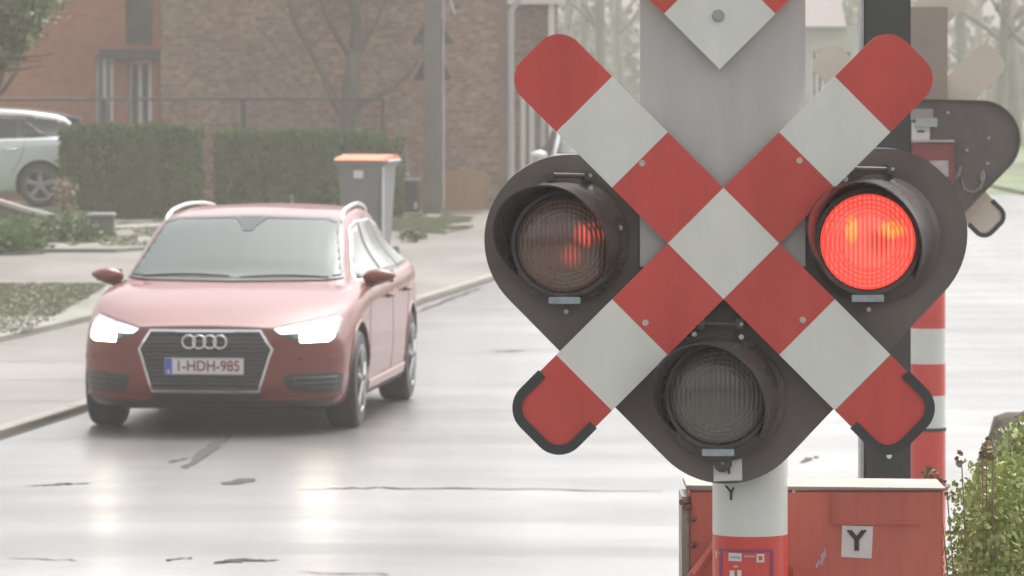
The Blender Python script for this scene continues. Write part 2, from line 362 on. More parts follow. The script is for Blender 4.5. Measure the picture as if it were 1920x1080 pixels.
def window(root, x0, x1, z0, z1, y, fw=.06, mull=1, pane='pane', depth=.1, trans=None):
    f = B(); box(f, x0, x0 + fw, y, y + depth, z0, z1); box(f, x1 - fw, x1, y, y + depth, z0, z1)
    box(f, x0 + fw, x1 - fw, y, y + depth, z0, z0 + fw); box(f, x0 + fw, x1 - fw, y, y + depth, z1 - fw, z1)
    for k in range(mull):
        xm = x0 + (x1 - x0) * (k + 1) / (mull + 1); box(f, xm - fw * .5, xm + fw * .5, y + .003, y + depth, z0 + fw, z1 - fw)
    o = obj('window', f, M['white_frame'], root)
    g = B(); box(g, x0 + fw, x1 - fw, y + depth * .6, y + depth * .65, z0 + fw, z1 - fw); obj('pane', g, M[pane], o)
    return o
# left house, orange brick, behind the hedge
Y1 = 88.0; s1 = FPX / Y1
def hx(px, Y): return (px - 960) / FPX * Y
def hz(py, Y): return CAMH - (py - HOR) / FPX * Y
h1 = thing('brick_house', 'orange brick house at the left edge with narrow white windows above the hedge', 'house', (hx(0, Y1), Y1, 0))
ox = hx(0, Y1)
lx = lambda p: hx(p, Y1) - ox
holes = [(lx(178), lx(212), .6, hz(105, Y1)), (lx(240), lx(284), .6, hz(112, Y1)), (lx(236), lx(286), hz(84, Y1), 5.2), (lx(-220), lx(-120), 1, 2.4)]
obj('wall', wall_with_holes(-5, lx(298), 0, 6, 0, .3, holes), M['brick_orange'], h1)
bm = B(); box(bm, -5, lx(298), 1.8, 7, 0, 5.9); obj('side_wall', bm, M['brick_orange'], h1)
window(h1, lx(178), lx(212), .6, hz(105, Y1), .12, .05, 1, 'curtain')
window(h1, lx(240), lx(284), .6, hz(112, Y1), .12, .06, 1, 'pane')
window(h1, lx(-220), lx(-120), 1, 2.4, .12, .06, 1, 'pane')
bm = B(); box(bm, lx(236), lx(286), .05, .25, hz(84, Y1), 5.2); obj('window_panel', bm, M['slate'], h1)
bm = B(); box(bm, lx(190), lx(300), -.35, .02, hz(110, Y1), hz(92, Y1), .01); obj('canopy', bm, M['slate'], h1)
bm = B(); prism(bm, [(-.5, 5.9), (3.5, 8.4), (7.5, 5.9)], -5.4, lx(298) + .2, axis='x'); obj('roof', bm, M['rooftile'], h1)
# main brown wall
Y2 = 84.5; ox2 = hx(300, Y2)
h2 = thing('brick_house', 'large blank mottled brown brick wall of the middle house behind the bare tree', 'house', (ox2, Y2, 0))
l2 = lambda p: hx(p, Y2) - ox2
bm = B(); box(bm, 0, l2(948), 0, 7.5, 0, 6.0); obj('wall', bm, M['brick_brown'], h2)
bm = B(); prism(bm, [(-.4, 5.99), (l2(948) / 2, 9.4), (l2(948) + .4, 5.99)], -.3, 7.8); obj('roof', bm, M['rooftile'], h2)
bm = B(); box(bm, l2(935), l2(948) + .03, -.03, .2, 0, 6.0, .004); obj('corner_pier', bm, mat('dark_pier', (.17, .13, .10), .6, var=.2, vscale=2), h2)
bm = B(); tube(bm, [(l2(958), -.06, .1), (l2(958), -.06, hz(22, Y2)), (l2(965), -.06, hz(10, Y2)), (l2(975), -.06, hz(-4, Y2))], .055, 10)
obj('downpipe', bm, M['gutter'], h2, 'auto')
# small wing with white framed glazing, right of the wall
Y3 = 90.0; ox3 = hx(948, Y3)
h3 = thing('house_wing', 'low brick wing with white framed glazing between brown wall and signal', 'house', (ox3, Y3, 0))
l3 = lambda p: hx(p, Y3) - ox3
obj('wall', wall_with_holes(0, l3(1046), 0, hz(8, Y3), 0, .3, [(l3(976), l3(1040), .3, hz(165, Y3))]), M['brick_brown'], h3)
window(h3, l3(976), l3(1040), .3, hz(165, Y3), .06, .09, 2, 'curtain', .14)
bm = B(); box(bm, l3(1028), l3(1040), -.12, -.004, 0, hz(8, Y3)); obj('post', bm, M['white_frame'], h3)
bm = B(); prism(bm, [(l3(955), hz(8, Y3)), (l3(1060), hz(8, Y3)), (l3(1062), hz(-4, Y3)), (l3(955), hz(-30, Y3))], -.3, .5); obj('fascia', bm, M['white_frame'], h3)
bm = B(); prism(bm, [(l3(952), hz(-31, Y3)), (l3(1066), hz(-5, Y3)), (l3(1060), hz(-16, Y3)), (l3(952), hz(-50, Y3))], -.35, 6); obj('roof', bm, M['rooftile'], h3)
# wooden crate / planter against the wall
Yc = 82.6
pl = thing('wooden_planter', 'orange brown slatted wooden planter against the brown brick wall', 'planter', (hx(870, Yc), Yc, .055))
M['wood'] = mat('weathered_wood', (.36, .19, .075), .6, vscale=3, stretch=(6, 6, .6), col2=(.24, .15, .085))
k = B(); n = 8; W_ = (908 - 832) / FPX * Yc
for i in range(n):
    x0 = -W_ / 2 + W_ * i / n; box(k, x0 + .004, x0 + W_ / n - .004, -.2, -.17, .03, .64 + random.uniform(-.01, .01), .003)
obj('slats', k, M['wood'], pl)
k = B(); box(k, -W_ / 2, W_ / 2, .17, .2, .03, .62, .003); obj('back_board', k, M['wood'], pl)
k = B(); box(k, -W_ / 2, W_ / 2, -.168, -.12, .1, .16); box(k, -W_ / 2, W_ / 2, -.168, -.12, .5, .56)
box(k, -W_ / 2, -W_ / 2 + .03, -.119, .168, .03, .62); box(k, W_ / 2 - .03, W_ / 2, -.119, .168, .03, .62); obj('frame', k, M['wood'], pl)
k = B(); box(k, -W_ / 2 + .035, W_ / 2 - .035, -.115, .165, .05, .57); obj('soil', k, M['soil'], pl)
# dark box with pale lid and a dark chair behind the bin
Yd = 81.5
db = thing('storage_box', 'dark plastic storage box with pale lid between bin and concrete pole', 'box', (hx(765, Yd), Yd, .08))
M['darkplastic'] = mat('dark_plastic', (.04, .042, .045), .5, var=.2, vscale=5)
k = B(); box(k, -.17, .17, -.15, .15, 0, .47, .012); obj('tub', k, M['darkplastic'], db)
k = B(); box(k, -.20, .20, -.17, .17, .472, .51, .012); obj('lid', k, mat('grey_lid', (.33, .34, .35), .4), db)
k = B(); box(k, .1, .14, -.16, -.151, .05, .15); obj('latch', k, M['tag_white'], db)
rb = thing('folded_parasol', 'dark wrapped garden bundle standing behind the orange lidded bin', 'garden bundle', (hx(748, Yd + .6), Yd + .6, .08))
k = B(); tube(k, [(0, 0, 0), (.01, 0, .3), (0, 0, .6), (.02, 0, .85), (-.03, 0, 1.0), (-.06, 0, 1.08)], [.16, .17, .15, .12, .09, .02], 10); obj('cover', k, M['darkplastic'], rb, True)
k = B(); tube(k, [(.0, -.16, .55), (.12, -.10, .56), (.15, 0, .56)], .01, 6); obj('strap', k, M['tag_white'], rb)

# ---------------------------------------------------------------- wheelie bin
M['bin'] = mat('bin_grey', (.17, .172, .175), .45, var=.08, vscale=6)
M['binlid'] = mat('bin_orange_lid', (.62, .19, .07), .35, var=.1, vscale=9)
Yb = 62.0
wb = thing('wheelie_bin', 'grey wheelie bin with bright orange lid beside the hedge', 'bin', (hx(688, Yb), Yb, .055), R(-14))
k = B()
def taper(bm, a, b, z0, z1):
    q = [bm.verts.new((sx * t[0], sy * t[1] + t[2], z)) for (t, z) in ((a, z0), (b, z1)) for sx, sy in ((-1, -1), (1, -1), (1, 1), (-1, 1))]
    bm.faces.new(q[:4][::-1]); bm.faces.new(q[4:])
    for i in range(4): bm.faces.new((q[i], q[(i + 1) % 4], q[4 + (i + 1) % 4], q[4 + i]))
    return q
taper(k, (.22, .22, 0), (.275, .31, 0), .05, 1.17); bmesh.ops.bevel(k, geom=list(k.edges), offset=.03, segments=3, affect='EDGES')
obj('tub', k, M['bin'], wb, 'auto')
k = B(); box(k, -.305, .305, -.335, .335, 1.14, 1.185, .012); obj('rim', k, M['bin'], wb)
k = B(); prism(k, [(-.32, 1.187), (-.345, 1.205), (-.30, 1.235), (.1, 1.27), (.30, 1.262), (.345, 1.22), (.345, 1.187)], -.31, .31, .012, axis='x'); obj('lid', k, M['binlid'], wb, 'auto')
k = B(); tube(k, [(.32, -.28, 1.19), (.335, 0, 1.2), (.32, .3, 1.2), (.28, .37, 1.2), (-.28, .37, 1.2), (-.32, .3, 1.2)], .016, 8); obj('handle', k, M['galv'], wb, True)
k = B(); box(k, .262, .285, -.33, -.27, .15, 1.14, .006); obj('corner_rib', k, mat('bin_edge', (.42, .43, .43), .4), wb)
k = B(); prism(k, [(-.07, 1.0), (.04, 1.0), (.04, 1.09), (-.07, 1.09)], -.322, -.300); obj('sticker', k, M['tag_white'], wb)
for sx in (-1, 1):
    k = B(); tube(k, [(sx * .25, .25, .1), (sx * .30, .25, .1)], .1, 20); obj('wheel', k, M['darkplastic'], wb)

# ---------------------------------------------------------------- concrete pole with triangular plates
Yp = 80.8
cp = thing('utility_pole', 'square concrete utility pole standing before the brown brick wall', 'pole', (hx(811, Yp), Yp, .05))
M['conc'] = mat('concrete', (.125, .12, .10), .6, var=.12, vscale=3, stretch=(1, 1, .3))
k = B()
q = taper(k, (.135, .135, 0), (.115, .115, 0), 0, 7.5); bmesh.ops.bevel(k, geom=list(k.edges), offset=.02, segments=2, affect='EDGES')
obj('shaft', k, M['conc'], cp, 'auto')
k = B(); tube(k, [(.16, -.02, .1), (.16, -.02, 6.5)], .018, 8); obj('conduit', k, M['gutter'], cp)
for z in (.6, 1.9, 3.0): 
    k = B(); box(k, .10, .18, -.05, .01, z, z + .03); obj('clamp', k, M['galv'], cp)
M['plate_dark'] = mat('dark_sign_back', (.035, .03, .03), .5, var=.15)
for (py0, py1, hw) in ((34, 83, .315), (100, 150, .285)):
    z1, z0 = hz(py0, Yp) - .05, hz(py1, Yp) - .05
    k = B(); prism(k, [(-hw, z0), (-hw, z0 + .03), (-.09, z1), (.09, z1), (hw, z0 + .03), (hw, z0)], .14, .155, .003); obj('triangular_plate', k, M['plate_dark'], cp)
k = B(); tube(k, [(.12, 0, 3.4), (.25, -.05, 3.45), (.28, -.05, 3.2), (.34, -.04, 3.05)], .02, 8); box(k, .12, .3, -.08, .02, 3.42, 3.47); obj('bracket', k, M['galv'], cp)
k = B(); tube(k, [(.38, 0, 3.12), (.38, 0, 3.2)], [.05, .03], 10); obj('insulator', k, M['plate_dark'], cp)

# ---------------------------------------------------------------- fence
fn = thing('wire_fence', 'tall wire mesh fence with grey top rail behind the hedges', 'fence', (hx(718, 82.1), 82.1, .05))
FX0 = hx(-60, 82.1) - hx(718, 82.1); zt = hz(186, 82.1) - .05
k = B(); tube(k, [(FX0, 0, zt), (0, 0, zt)], .022, 8); obj('top_rail', k, M['steel'], fn)
for p_ in (718, 456, 194, -50):
    k = B(); x = hx(p_, 82.1) - hx(718, 82.1); tube(k, [(x, 0.03, 0), (x, 0.03, zt + .02)], .035, 8); obj('post', k, M['steel'], fn)
k = B(); n = int(-FX0 / .12)
for i in range(n): tube(k, [(FX0 + .12 * i, 0, .1), (FX0 + .12 * i, 0, zt)], .0022, 3, False)
for i in range(12): tube(k, [(FX0, 0, .1 + i * .14), (0, 0, .1 + i * .14)], .0022, 3, False)
obj('wire_mesh', k, M['steel'], fn)

# ---------------------------------------------------------------- foliage
def leaf_mat(name, c1, c2, rough=.55):
    m = mat(name, c1, rough, vscale=1.3, col2=c2)
    g = m.node_tree; n = [q for q in g.nodes if q.type == 'TEX_NOISE'][0]; n.inputs['Scale'].default_value = 4
    return m
M['hedge'] = leaf_mat('thuja', (.050, .100, .020), (.10, .165, .036))
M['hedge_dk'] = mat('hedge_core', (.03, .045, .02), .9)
M['ivy'] = leaf_mat('shrub_leaves', (.075, .125, .032), (.13, .17, .05))
M['bushl'] = leaf_mat('bramble_leaves', (.17, .26, .06), (.42, .43, .17))
M['bark'] = mat('bark', (.10, .085, .065), .8, var=.3, vscale=6, stretch=(2, 2, .4), bump=.6, bscale=20)
M['bark_hazed'] = mat('far_bark_hazed', (.19, .18, .155), .8, var=.2, vscale=2)  # paler than the near bark: distance haze put into the colour
M['dry'] = mat('dry_stem', (.22, .16, .09), .7, var=.3, vscale=20)
M['grass'] = leaf_mat('grass_blades', (.12, .15, .07), (.2, .2, .12))
def leaf(bm, p, s, up=None, rr=random, asp=.5):
    d = Vector((rr.gauss(0, 1), rr.gauss(0, 1), rr.gauss(0, 1)))
    if up is not None: d = d * .45 + up
    d.normalize(); a, _ = frame_of(d); t = rr.uniform(0, 6.28); sd = (a * math.cos(t) + d.cross(a) * math.sin(t)) * s * asp
    vs = [bm.verts.new(p), bm.verts.new(p + d * s * .5 + sd), bm.verts.new(p + d * s), bm.verts.new(p + d * s * .5 - sd)]
    bm.faces.new(vs)
def hedge(px0, px1, py0, Yf, depth, label, drop=0, seed=1):
    rr = random.Random(seed)
    x0, x1 = hx(px0, Yf), hx(px1, Yf); z1 = hz(py0, Yf); cx = (x0 + x1) / 2
    t = thing('hedge', label, 'hedge', (cx, Yf + depth / 2, .05), 0, 'clipped hedges in front of the brick houses')
    w2, d2 = (x1 - x0) / 2, depth / 2
    top = lambda x: z1 - .05 - (drop * max(0, (x / w2) - .55) ** 1.0 if drop else 0) + .06 * noise.noise(Vector((x * 1.7, seed, 0))) + .06 * noise.noise(Vector((x * 6, seed, 3)))
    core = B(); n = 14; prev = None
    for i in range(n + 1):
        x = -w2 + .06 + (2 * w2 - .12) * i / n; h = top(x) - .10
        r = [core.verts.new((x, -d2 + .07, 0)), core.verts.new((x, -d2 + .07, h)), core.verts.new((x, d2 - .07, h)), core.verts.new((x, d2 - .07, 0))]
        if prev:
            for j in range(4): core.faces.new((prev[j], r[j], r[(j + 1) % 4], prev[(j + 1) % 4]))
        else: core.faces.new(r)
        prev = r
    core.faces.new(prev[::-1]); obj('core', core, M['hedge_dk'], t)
    f = B()
    for i in range(17000):
        x = rr.uniform(-w2, w2); h = top(x); q = rr.random()
        if q < .6: p = Vector((x, -d2 + rr.uniform(-.01, .08), rr.uniform(0.02, h)))
        elif q < .85: p = Vector((x, rr.uniform(-d2, d2), h + rr.uniform(-.08, .02) + (rr.uniform(0, .06) if rr.random() < .12 else 0)))
        else: p = Vector((rr.choice((-w2, w2)) + rr.uniform(-.04, .04), rr.uniform(-d2, d2), rr.uniform(0, h)))
        # upright fans, grouped in columns
        col = noise.noise(Vector((x * 3.2, p.y * 2, p.z * .7 + seed)))
        p.y += -.04 * col if q < .6 else 0
        if q < .6 and col < -.12 and rr.random() < .75: continue
        leaf(f, p, rr.uniform(.05, .11), Vector((0, -.35, 1.0)), rr, .28)
    obj('foliage', f, M['hedge'], t, 'raw')
hedge(116, 368, 246, 78.0, .9, 'left clipped green hedge directly beside the silver car', 0, 1)
hedge(406, 748, 256, 78.6, .9, 'long right clipped green hedge reaching behind the grey bin', .35, 2)
def shrub(name, label, cat, c, rx, ry, rz_, n, ls, m, seed, up=None, asp=.5, stems=8, stuff=False, group=None):
    rr = random.Random(seed); t = thing(name, label, cat, c, 0, group)
    st = B()
    for i in range(stems):
        a = rr.uniform(0, 6.28); e = Vector((math.cos(a) * rx * .6, math.sin(a) * ry * .6, rz_ * rr.uniform(.6, .85)))
        tube(st, [(0.05 * math.cos(a), .05 * math.sin(a), -.05), e * .5 + Vector((0, 0, .1 * rz_)), e], [.012 + ls * .06, .008, .003], 5)
    obj('stem', st, M['bark'], t)
    f = B(); K = [Vector((rr.uniform(-.75, .75) * rx, rr.uniform(-.75, .75) * ry, rr.uniform(.25, .95) * rz_)) for _ in range(34)]
    for i in range(n):
        kx = rr.choice(K); r = .34
        p = kx + Vector((rr.gauss(0, r * rx * .6), rr.gauss(0, r * ry * .6), rr.gauss(0, r * rz_ * .45)))
        if p.z < .0: p.z = rr.uniform(0, .15 * rz_)
        e = (p.x / rx) ** 2 + (p.y / ry) ** 2 + (p.z / (rz_ * 1.1)) ** 2
        if e > 1.15 + .3 * noise.noise(p * 3): continue
        if p.z > rz_ * (1 - .16 * (p.x / rx) ** 2) + .05 * noise.noise(p * 9): continue
        leaf(f, p, ls * rr.uniform(.6, 1.3), up, rr, asp)
    obj('foliage', f, m, t, 'raw'); return t
# near bushes at the lower right corner
shrub('bramble_bush', 'leafy pale green bush at the lower right beside the red cabinet', 'bush', at(1872, 0, 13.0).xy.to_3d() , .20, .4, 1.50, 60000, .015, M['bushl'], 11, Vector((0, -.2, .5)))
shrub('bramble_bush', 'dense green bush spilling over the bottom right corner of the photo', 'bush', Vector((hx(1965, 13.6), 13.6, 0)), .26, .5, 1.58, 50000, .018, M['bushl'], 12, Vector((0, -.2, .5)))
# dry flower stems standing up from the bush
dw = thing('dry_weed', 'thin dry weed with brown seed heads rising above the bush', 'weed', (hx(1850, 12.8), 12.8, 0))
k = B(); rr = random.Random(3)
for (px, py) in ((1850, 835), (1842, 850), (1862, 852), (1803, 865), (1760, 905), (1745, 888), (1775, 915), (1740, 892)):
    e = at(px, py, 12.8) - Vector((hx(1850, 12.8), 12.8, 0)); tube(k, [(e.x * .1, 0, 0), (e.x * .5, 0, e.z * .6), e], [.004, .003, .0015], 5)
    hd = B()
    for j in range(16): leaf(hd, e + Vector((rr.gauss(0, .007), rr.gauss(0, .007), rr.gauss(0, .009))), .014, None, rr)
    obj('seed_head', hd, M['dry'], dw, 'raw')
obj('stem', k, M['dry'], dw)
# low shrubs left
shrub('juniper_shrub', 'low spreading olive green shrub below the stone garden wall', 'shrub', (hx(60, 69), 68.6, .05), 1.0, .8, .33, 5000, .09, M['ivy'], 21, Vector((.5, 0, .35)), .25)
shrub('juniper_shrub', 'dark low shrub cut by the left edge before the pale path', 'shrub', (hx(-5, 66), 65.6, .05), .62, .6, .27, 4200, .09, M['hedge'], 22, Vector((.4, 0, .4)), .28)
shrub('garden_shrub', 'brownish bare shrub in front of the parked silver car', 'shrub', (hx(128, 76), 75.6, .20), .2, .3, .55, 420, .06, M['dry'], 23, None, .4, 16)
shrub('garden_shrub', 'small tuft of greenery at the kerb right of the maroon estate car', 'shrub', (hx(775, 69.8), 69.6, .06), .2, .3, .14, 500, .05, M['ivy'], 24, None, .4)
# grass on the verges
def grass(name, polys, n, h, seed, z, m='grass'):
    rr = random.Random(seed); f = B()
    for _ in range(n):
        x0, x1, y0, y1 = rr.choice(polys); p = Vector((rr.uniform(x0, x1), rr.uniform(y0, y1), z))
        if noise.noise(Vector((p.x * 2.2, p.y * .5, seed))) < -.30: continue
        for b in range(3):
            d = Vector((rr.gauss(0, .4), rr.gauss(0, .4), 1)) * h * rr.uniform(.4, 1.1); s = Vector((rr.choice((-1, 1)) * .007, 0, 0))
            f.faces.new((f.verts.new(p - s), f.verts.new(p + s), f.verts.new(p + d)))
            p = p + Vector((rr.gauss(0, .02), rr.gauss(0, .02), 0))
    o = obj(name, f, M[m], None, 'raw'); tag(o, 'short damp grass growing on the roadside verges', 'grass', kind='stuff')
grass('grass', [(-6.3, -4.2, 46, 56), (-6.3, -4.2, 49, 56), (-5.6, -3.6, 67, 78), (-2.0, -.9, 72.8, 80), (-2.0, -.6, 73, 79), (-2.4, -1.75, 70, 71.5)], 22000, .022, 5, .083)
grass('grass', [(-8.0, -6.3, 72, 77.5)], 3000, .09, 6, .20)
# ---------------------------------------------------------------- trees
def branch(bm, p, d, L, r, lev, rr, tw, nseg=4, spread=.6, upb=.15):
    pts = [p]; rad = [r]; q = p.copy(); dd = d.normalized()
    for i in range(nseg):
        dd = (dd + Vector((rr.gauss(0, .13), rr.gauss(0, .13), rr.gauss(0, .08) + upb * .3))).normalized(); q = q + dd * L / nseg
        pts.append(q.copy()); rad.append(r * (1 - .6 * (i + 1) / nseg))
        if lev > 0 and i >= 1:
            for _ in range(2 if lev > 1 else 3):
                a, b = frame_of(dd); t = rr.uniform(0, 6.28); nd = (dd * .7 + (a * math.cos(t) + b * math.sin(t)) * spread).normalized()
                branch(tw if lev <= 2 else bm, q.copy(), nd, L * rr.uniform(.45, .7), rad[-1] * .6, lev - 1, rr, tw, 3, spread, upb)
    tube(bm, pts, rad, 7 if r > .03 else 4, False)
def bare_tree(label, x, y, h, r, seed, lev=3, group=None, m='bark_hazed', leaves=0, z=0, name='bare_tree', lean=0):
    rr = random.Random(seed); t = thing(name, label, 'tree', (x, y, z), 0, group); tr = B(); tw = B(); q = Vector((0, 0, -.1)); pts = [q.copy()]; rad = [r * 1.25]
    n = 7
    for i in range(n):
        q = q + Vector((rr.gauss(lean, .05) * h / n, rr.gauss(0, .05) * h / n, h / n)); pts.append(q.copy()); rad.append(r * (1 - .75 * (i + 1) / n))
        if i >= 1:
            for _ in range(3):
                a = rr.uniform(0, 6.28); branch(tw, q.copy(), Vector((math.cos(a), math.sin(a), rr.uniform(.4, 1.1))), h * rr.uniform(.2, .38), rad[-1] * .5, lev - 1, rr, tw)
    tube(tr, pts, rad, 9, False); obj('trunk', tr, M[m], t, True)
    if leaves:
        vs = [v_.co.copy() for v_ in tw.verts]
        lf = B()
        for _ in range(leaves):
            leaf(lf, rr.choice(vs) + Vector((rr.gauss(0, .12), rr.gauss(0, .12), rr.gauss(0, .12))), rr.uniform(.08, .2), None, rr)
        obj('leaves', lf, M['ivy'], t, 'raw')
    obj('branches', tw, M[m], t, 'raw'); return t
# the many-stemmed bare tree behind the hedge, traced in its own plane
Yt = 83.3; bt = thing('bare_tree', 'bare many-stemmed tree rising behind the hedge before the brown wall', 'tree', (hx(652, Yt), Yt, .05)); ob = Vector((hx(652, Yt), Yt, .05))
def P(px, py, dy=0): return at(px, py, Yt) - ob + Vector((0, dy, 0))
k = B(); base = Vector((0, 0, 0))
tube(k, [base, P(653, 300), P(654, 235), P(658, 190), P(660, 150), P(664, 100)], [.22, .20, .19, .17, .15, .12], 12); obj('trunk', k, M['bark'], bt, True)
k = B(); rr = random.Random(5)
tube(k, [P(662, 140), P(667, 90, .1), P(668, 40, .1), P(660, 0, .1), P(664, -80, .2), P(668, -200, .2)], [.12, .105, .09, .07, .05, .02], 8)
tube(k, [P(663, 110), P(640, 78, -.1), P(618, 40, -.1), P(603, 0, -.2), P(590, -60, -.2), P(585, -150, -.1)], [.07, .055, .045, .04, .03, .012], 7)
tube(k, [P(644, 215), P(625, 185, .1), P(605, 140, .2), P(578, 90, .2), P(550, 40, .2), P(540, 0, .2), P(530, -70, .2)], [.10, .07, .055, .045, .04, .03, .012], 7)
tube(k, [P(658, 200), P(690, 186, -.1), P(730, 168, -.1), P(765, 140, -.15), P(785, 110, -.1), P(800, 60, 0), P(815, 10, 0)], [.09, .065, .05, .045, .03, .022, .01], 7)
tube(k, [P(664, 120), P(690, 70, .2), P(715, 20, .2), P(730, -40, .2)], [.06, .03, .02, .01], 6)
for _ in range(46):
    px, py = rr.choice(((603, 0), (618, 40), (668, 40), (660, 0), (578, 90), (550, 40), (765, 140), (785, 110), (730, 168), (690, 70), (715, 20), (664, -60), (590, -60)))
    branch(k, P(px + rr.uniform(-4, 4), py), Vector((rr.uniform(-1, 1), rr.uniform(-.6, .6), rr.uniform(.2, 1))), rr.uniform(.4, 1.2), .012, 1, rr, k, 3)
obj('branches', k, M['bark'], bt, True)
# leafy tree hanging in at top left
tl = bare_tree('leafy green tree hanging into the top left corner', hx(-70, 66), 66, 4.6, .16, 31, 2, None, 'bark', 0, .2, 'leafy_tree', -.04)
lf = B(); rr = random.Random(8)
for _ in range(15000):
    c = rr.choice(((.35, 0, 2.62, .42), (.65, -.3, 2.75, .36), (.1, .2, 2.95, .6), (-.3, 0, 2.8, .7), (.75, .1, 3.1, .5), (.45, -.1, 2.35, .28), (-.5, 0, 3.5, .8)))
    leaf(lf, Vector((c[0] + rr.gauss(0, c[3] * .4), c[1] + rr.gauss(0, c[3] * .5), c[2] + rr.gauss(0, c[3] * .36))), rr.uniform(.05, .11), None, rr)
obj('foliage', lf, M['ivy'], tl, 'raw')
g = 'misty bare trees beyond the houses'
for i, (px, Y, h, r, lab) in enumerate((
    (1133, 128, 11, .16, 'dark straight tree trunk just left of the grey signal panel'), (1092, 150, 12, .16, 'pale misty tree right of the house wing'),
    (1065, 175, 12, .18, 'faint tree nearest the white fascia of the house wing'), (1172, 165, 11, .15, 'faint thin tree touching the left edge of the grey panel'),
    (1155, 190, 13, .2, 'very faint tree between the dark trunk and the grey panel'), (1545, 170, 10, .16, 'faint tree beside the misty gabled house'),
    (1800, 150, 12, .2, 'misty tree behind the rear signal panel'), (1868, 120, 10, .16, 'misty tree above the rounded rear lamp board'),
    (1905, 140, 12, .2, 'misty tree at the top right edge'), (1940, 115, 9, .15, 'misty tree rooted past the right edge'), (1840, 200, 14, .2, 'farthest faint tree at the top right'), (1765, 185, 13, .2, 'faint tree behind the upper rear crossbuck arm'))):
    bare_tree(lab, hx(px, Y), Y, h, r, 50 + i, 3, g, 'bark_hazed', 500)
M['far_wood'] = mat('far_thicket', (.10, .11, .07), .9)
k = B(); rr = random.Random(99)
for _ in range(15000):
    Y = rr.uniform(200, 235); x = rr.uniform(-10, 60); p = Vector((x, Y, abs(rr.gauss(0, 2.2)) + .2 + 1.5 * noise.noise(Vector((x * .25, 0, 0)))))
    leaf(k, p, rr.uniform(.3, .8), None, rr, .4)
tag(obj('far_thicket', k, M['far_wood'], None, 'raw'), 'misty thicket closing off the far end of the street', 'thicket', kind='stuff')
# misty gabled house between panel and mast
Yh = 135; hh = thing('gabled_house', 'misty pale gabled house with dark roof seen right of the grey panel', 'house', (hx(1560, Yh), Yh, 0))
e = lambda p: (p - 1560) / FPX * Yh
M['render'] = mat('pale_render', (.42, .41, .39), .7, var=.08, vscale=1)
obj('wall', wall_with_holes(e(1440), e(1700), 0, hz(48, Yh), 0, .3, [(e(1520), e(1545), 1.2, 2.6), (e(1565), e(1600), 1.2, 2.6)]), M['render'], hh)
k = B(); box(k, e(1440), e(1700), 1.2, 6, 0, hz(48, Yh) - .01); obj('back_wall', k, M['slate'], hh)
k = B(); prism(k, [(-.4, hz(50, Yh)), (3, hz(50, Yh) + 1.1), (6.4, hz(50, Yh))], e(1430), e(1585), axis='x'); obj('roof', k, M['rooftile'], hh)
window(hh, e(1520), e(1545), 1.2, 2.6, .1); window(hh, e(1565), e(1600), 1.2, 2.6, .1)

# ---------------------------------------------------------------- low stone garden wall
gw = thing('garden_wall', 'low dark stone garden wall with pale coping sloping past the shrubs', 'wall', (hx(190, 70.5), 70.5, .05))
og = Vector((hx(190, 70.5), 70.5, .05)); M['stone'] = mat('dark_stone', (.10, .095, .085), .6, var=.35, vscale=5, bump=.5, bscale=10); M['coping'] = mat('pale_coping', (.36, .34, .31), .45, var=.15, vscale=4)
A = [(at(-60, 366, 69.5), .0), (at(0, 374, 69.8), 0), (at(60, 392, 70.0), 0), (at(120, 406, 70.2), 0), (at(165, 414, 70.4), 0)]
k = B(); cpb = B()
for i in range(len(A) - 1):
    a, b = A[i][0] - og, A[i + 1][0] - og
    for (bm, z0a, z0b, z1a, z1b, yw) in ((k, 0, 0, a.z - .06, b.z - .06, .11), (cpb, a.z - .058, b.z - .058, a.z, b.z, .15)):
        vs = [bm.verts.new(t) for t in ((a.x, a.y - yw, z0a), (b.x, b.y - yw, z0b), (b.x, b.y + yw, z0b), (a.x, a.y + yw, z0a), (a.x, a.y - yw, z1a), (b.x, b.y - yw, z1b), (b.x, b.y + yw, z1b), (a.x, a.y + yw, z1a))]
        for f in ((0, 1, 5, 4), (2, 3, 7, 6), (4, 5, 6, 7), (3, 2, 1, 0)): bm.faces.new([vs[j] for j in f])
        if i == 0: bm.faces.new([vs[j] for j in (0, 4, 7, 3)])
        if i == len(A) - 2: bm.faces.new([vs[j] for j in (1, 2, 6, 5)])
obj('wall', k, M['stone'], gw); obj('coping', cpb, M['coping'], gw)
k = B(); box(k, -.17, .17, -.2, .2, 0, .30, .03); obj('pier', k, M['stone'], gw); k = B(); box(k, -.19, .19, -.22, .22, .302, .34, .015); obj('pier_cap', k, M['coping'], gw)
k = B(); tube(k, [tuple(gpt(205, 428, .08)), tuple(gpt(300, 424, .08))], .05, 6); tag(obj('stone_edging', k, M['coping']), 'pale stone edging strip along the foot of the left hedge', 'edging')
# boulder on the right
bo = B(); bmesh.ops.create_icosphere(bo, subdivisions=4, radius=1)
for q in bo.verts:
    n_ = noise.noise(q.co * 1.3 + Vector((4, 1, 2))) * .22 + noise.noise(q.co * 4) * .06; q.co = Vector((math.copysign(abs(q.co.x) ** .8, q.co.x) * .42, q.co.y * .4, math.copysign(abs(q.co.z) ** .8, q.co.z) * .86)) * (1 + n_); q.co.x += .12 * (q.co.z)
o = obj('boulder', bo, mat('boulder', (.055, .040, .028), .85, vscale=4, col2=(.10, .075, .052), bump=.7, bscale=14), None, True); o.location = (hx(1972, 27), 27, .02)
print('BOULDER', [round(v_, 2) for v_ in o.location], o.dimensions)
tag(o, 'rough brown boulder standing upright at the right edge above the bush', 'boulder')

